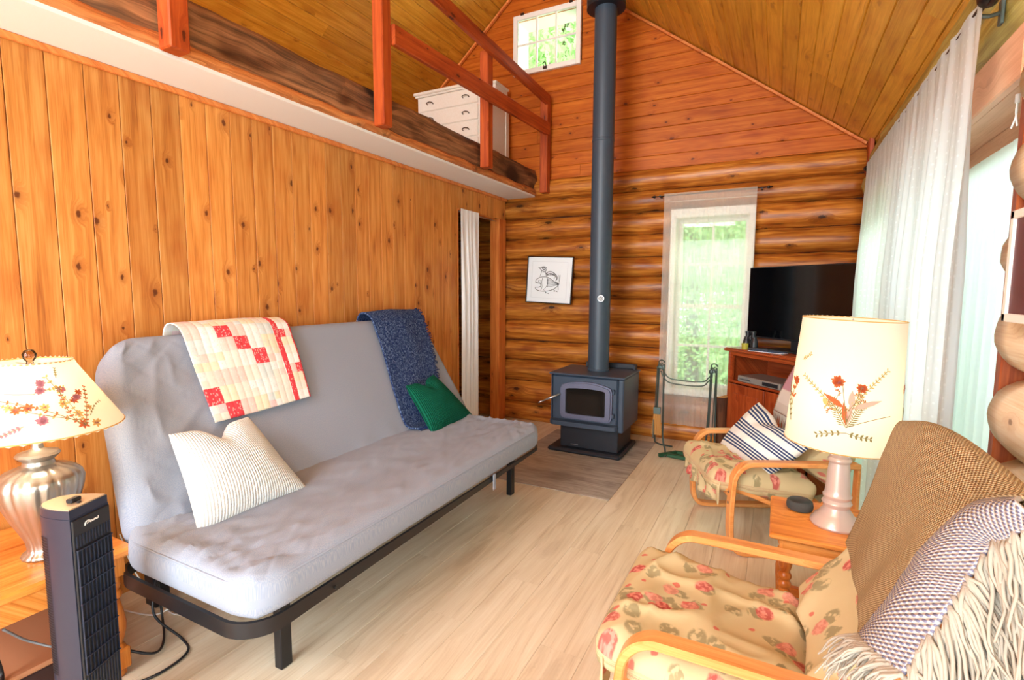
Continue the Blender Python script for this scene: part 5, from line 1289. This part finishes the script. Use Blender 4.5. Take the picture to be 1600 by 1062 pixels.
def sidept(a_, o_=0): return (-.012-(.125+o_)*sin(a_), -(hw+o_)*abs(cos(a_))**.7)
for i in range(52):
    z_ = .27+i*.0085; A_ = [.62+.13*k for k in range(5)]
    V = [(*sidept(a_, .0012), z) for a_ in A_ for z in (z_, z_+.0045)]
    b.add(V, [(2*k, 2*k+2, 2*k+3, 2*k+1) for k in range(4)])
b.build('side_vent', fan_dk, fan, kind='stuff')
b = MB(); Mx = Matrix.Translation((.0068, -.004, .742))
def lg(P, r_): b.tube([Mx @ Vector((0, p[0], p[1])) for p in curve([(x, y, 0) for x, y in P], 14)], r_, 5)
lg([(-.022, -.006), (-.018, .003), (-.010, .006), (-.002, .002)], .0020); lg([(-.014, -.003), (-.008, .001), (0, -.003)], .0014)
for k in range(5): lg([(.002+k*.0042, -.002), (.003+k*.0042, .003), (.004+k*.0042, -.002), (.0055+k*.0042, -.001)], .0010)
lg([(.024, -.002), (.025, .006)], .0011)
b.build('maker_emblem', cord_white, fp)

# ============================================================ PICTURE on the right log wall
pr = empty('hanging_frame', (.487, 1.47, 1.51)); tag(pr, 'framed dark red print hanging on the pale logs', 'picture')
b = MB()
for a in ((-.17, .17, .11, .13), (-.17, .17, -.13, -.11), (-.17, -.15, -.13, .13), (.15, .17, -.13, .13)): b.box(-.010, .010, a[0], a[1], a[2], a[3], .002)
b.build('frame', sash_white, pr); MB().box(-.004, .006, -.15, .15, -.11, .11).build('print', red_mat, pr)

# ============================================================ OUTSIDE
gr = MB().box(-14, 14, 5.6, 26, -.6, -.5).box(.98, 14, -6, 5.6, -.6, -.5).build('ground', grass_m); gr['kind'] = 'structure'
def leaf_mesh(nm, n, seed):
    r_ = random.Random(seed); V = []; F = []
    cl = [(r_.gauss(0, .42), r_.gauss(0, .42), r_.gauss(0, .5), r_.uniform(.25, .5)) for _ in range(34)]
    for i in range(n):
        cx_, cy_, cz_, cr2 = r_.choice(cl); p = Vector((cx_+r_.gauss(0, cr2*.5), cy_+r_.gauss(0, cr2*.5), cz_+r_.gauss(0, cr2*.5)))
        a = Vector((r_.gauss(0, 1), r_.gauss(0, 1), r_.gauss(0, 1))).normalized(); b_ = a.orthogonal().normalized(); s_ = r_.uniform(.02, .036)
        k = len(V); V += [p-a*s_, p+b_*s_*.5, p+a*s_, p-b_*s_*.5]; F.append((k, k+1, k+2, k+3))
    me = bpy.data.meshes.new(nm); me.from_pydata(V, [], F); me.materials.append(leaf_m); return me
lm = [leaf_mesh('foliage', 15000, s_) for s_ in (1, 2)]
tb = MB().tube([(0, 0, 0), (.1, 0, 2.2), (0, .1, 4.5), (.1, .1, 6.2)], [.14, .11, .08, .03], 8)
for k in range(7): a = k*1.9; tb.tube([(.05, 0, 2.0+k*.55), (1.0*cos(a), 1.0*sin(a), 2.7+k*.6), (1.7*cos(a), 1.7*sin(a), 3.6+k*.6)], [.05, .03, .012], 6)
tm = None
LBL = ['bright green treetop filling the small gable window', 'leafy tree far to the left outside behind the loft', 'tall tree rising behind the treetop of the gable window', 'leafy tree outside behind the stove wall',
       'leafy tree seen through the left half of the tall window', 'leafy tree seen through the right half of the tall window', 'leafy tree outside behind the television corner', 'leafy tree outside left of the others behind the doorway',
       'distant tall tree behind the trees of the tall window', 'distant tall tree outside behind the stove wall', 'leafy tree outside the far end of the glass door', 'leafy tree outside the near end of the glass door']
for k, (x_, y_, s_, zc) in enumerate(((-4.6, 11.2, 1.3, 6.3), (-6.6, 12.6, 1.3, 7.0), (-3.2, 13.2, 1.4, 7.4), (-3.6, 10.2, 1.0, 3.2), (-1.6, 11.5, 1.15, 3.6), (.2, 10.0, .95, 3.0), (2.2, 11.8, 1.1, 3.5), (-5.8, 12.5, 1.2, 3.7), (-.9, 14.5, 1.5, 4.6), (-3.4, 15.5, 1.5, 4.8), (5.2, 6.2, 1.0, 3.0), (6.0, 3.4, 1.1, 3.2))):
    t0 = empty('leafy_tree', (x_, y_, -.5), k*1.1); tag(t0, LBL[k], 'tree', 'leafy trees outside the cabin')
    if tm is None: tm = tb.build('trunk', bark, t0, smooth=True).data; bpy.data.objects['trunk'].scale = (s_,)*3
    else: o = link(bpy.data.objects.new('trunk', tm), t0); o.scale = (s_,)*3
    o = link(bpy.data.objects.new('foliage', lm[k % 2]), t0); o.location = (0, 0, zc); o.scale = (1.9*s_, 1.9*s_, 2.5*s_)
    o['kind'] = 'stuff'
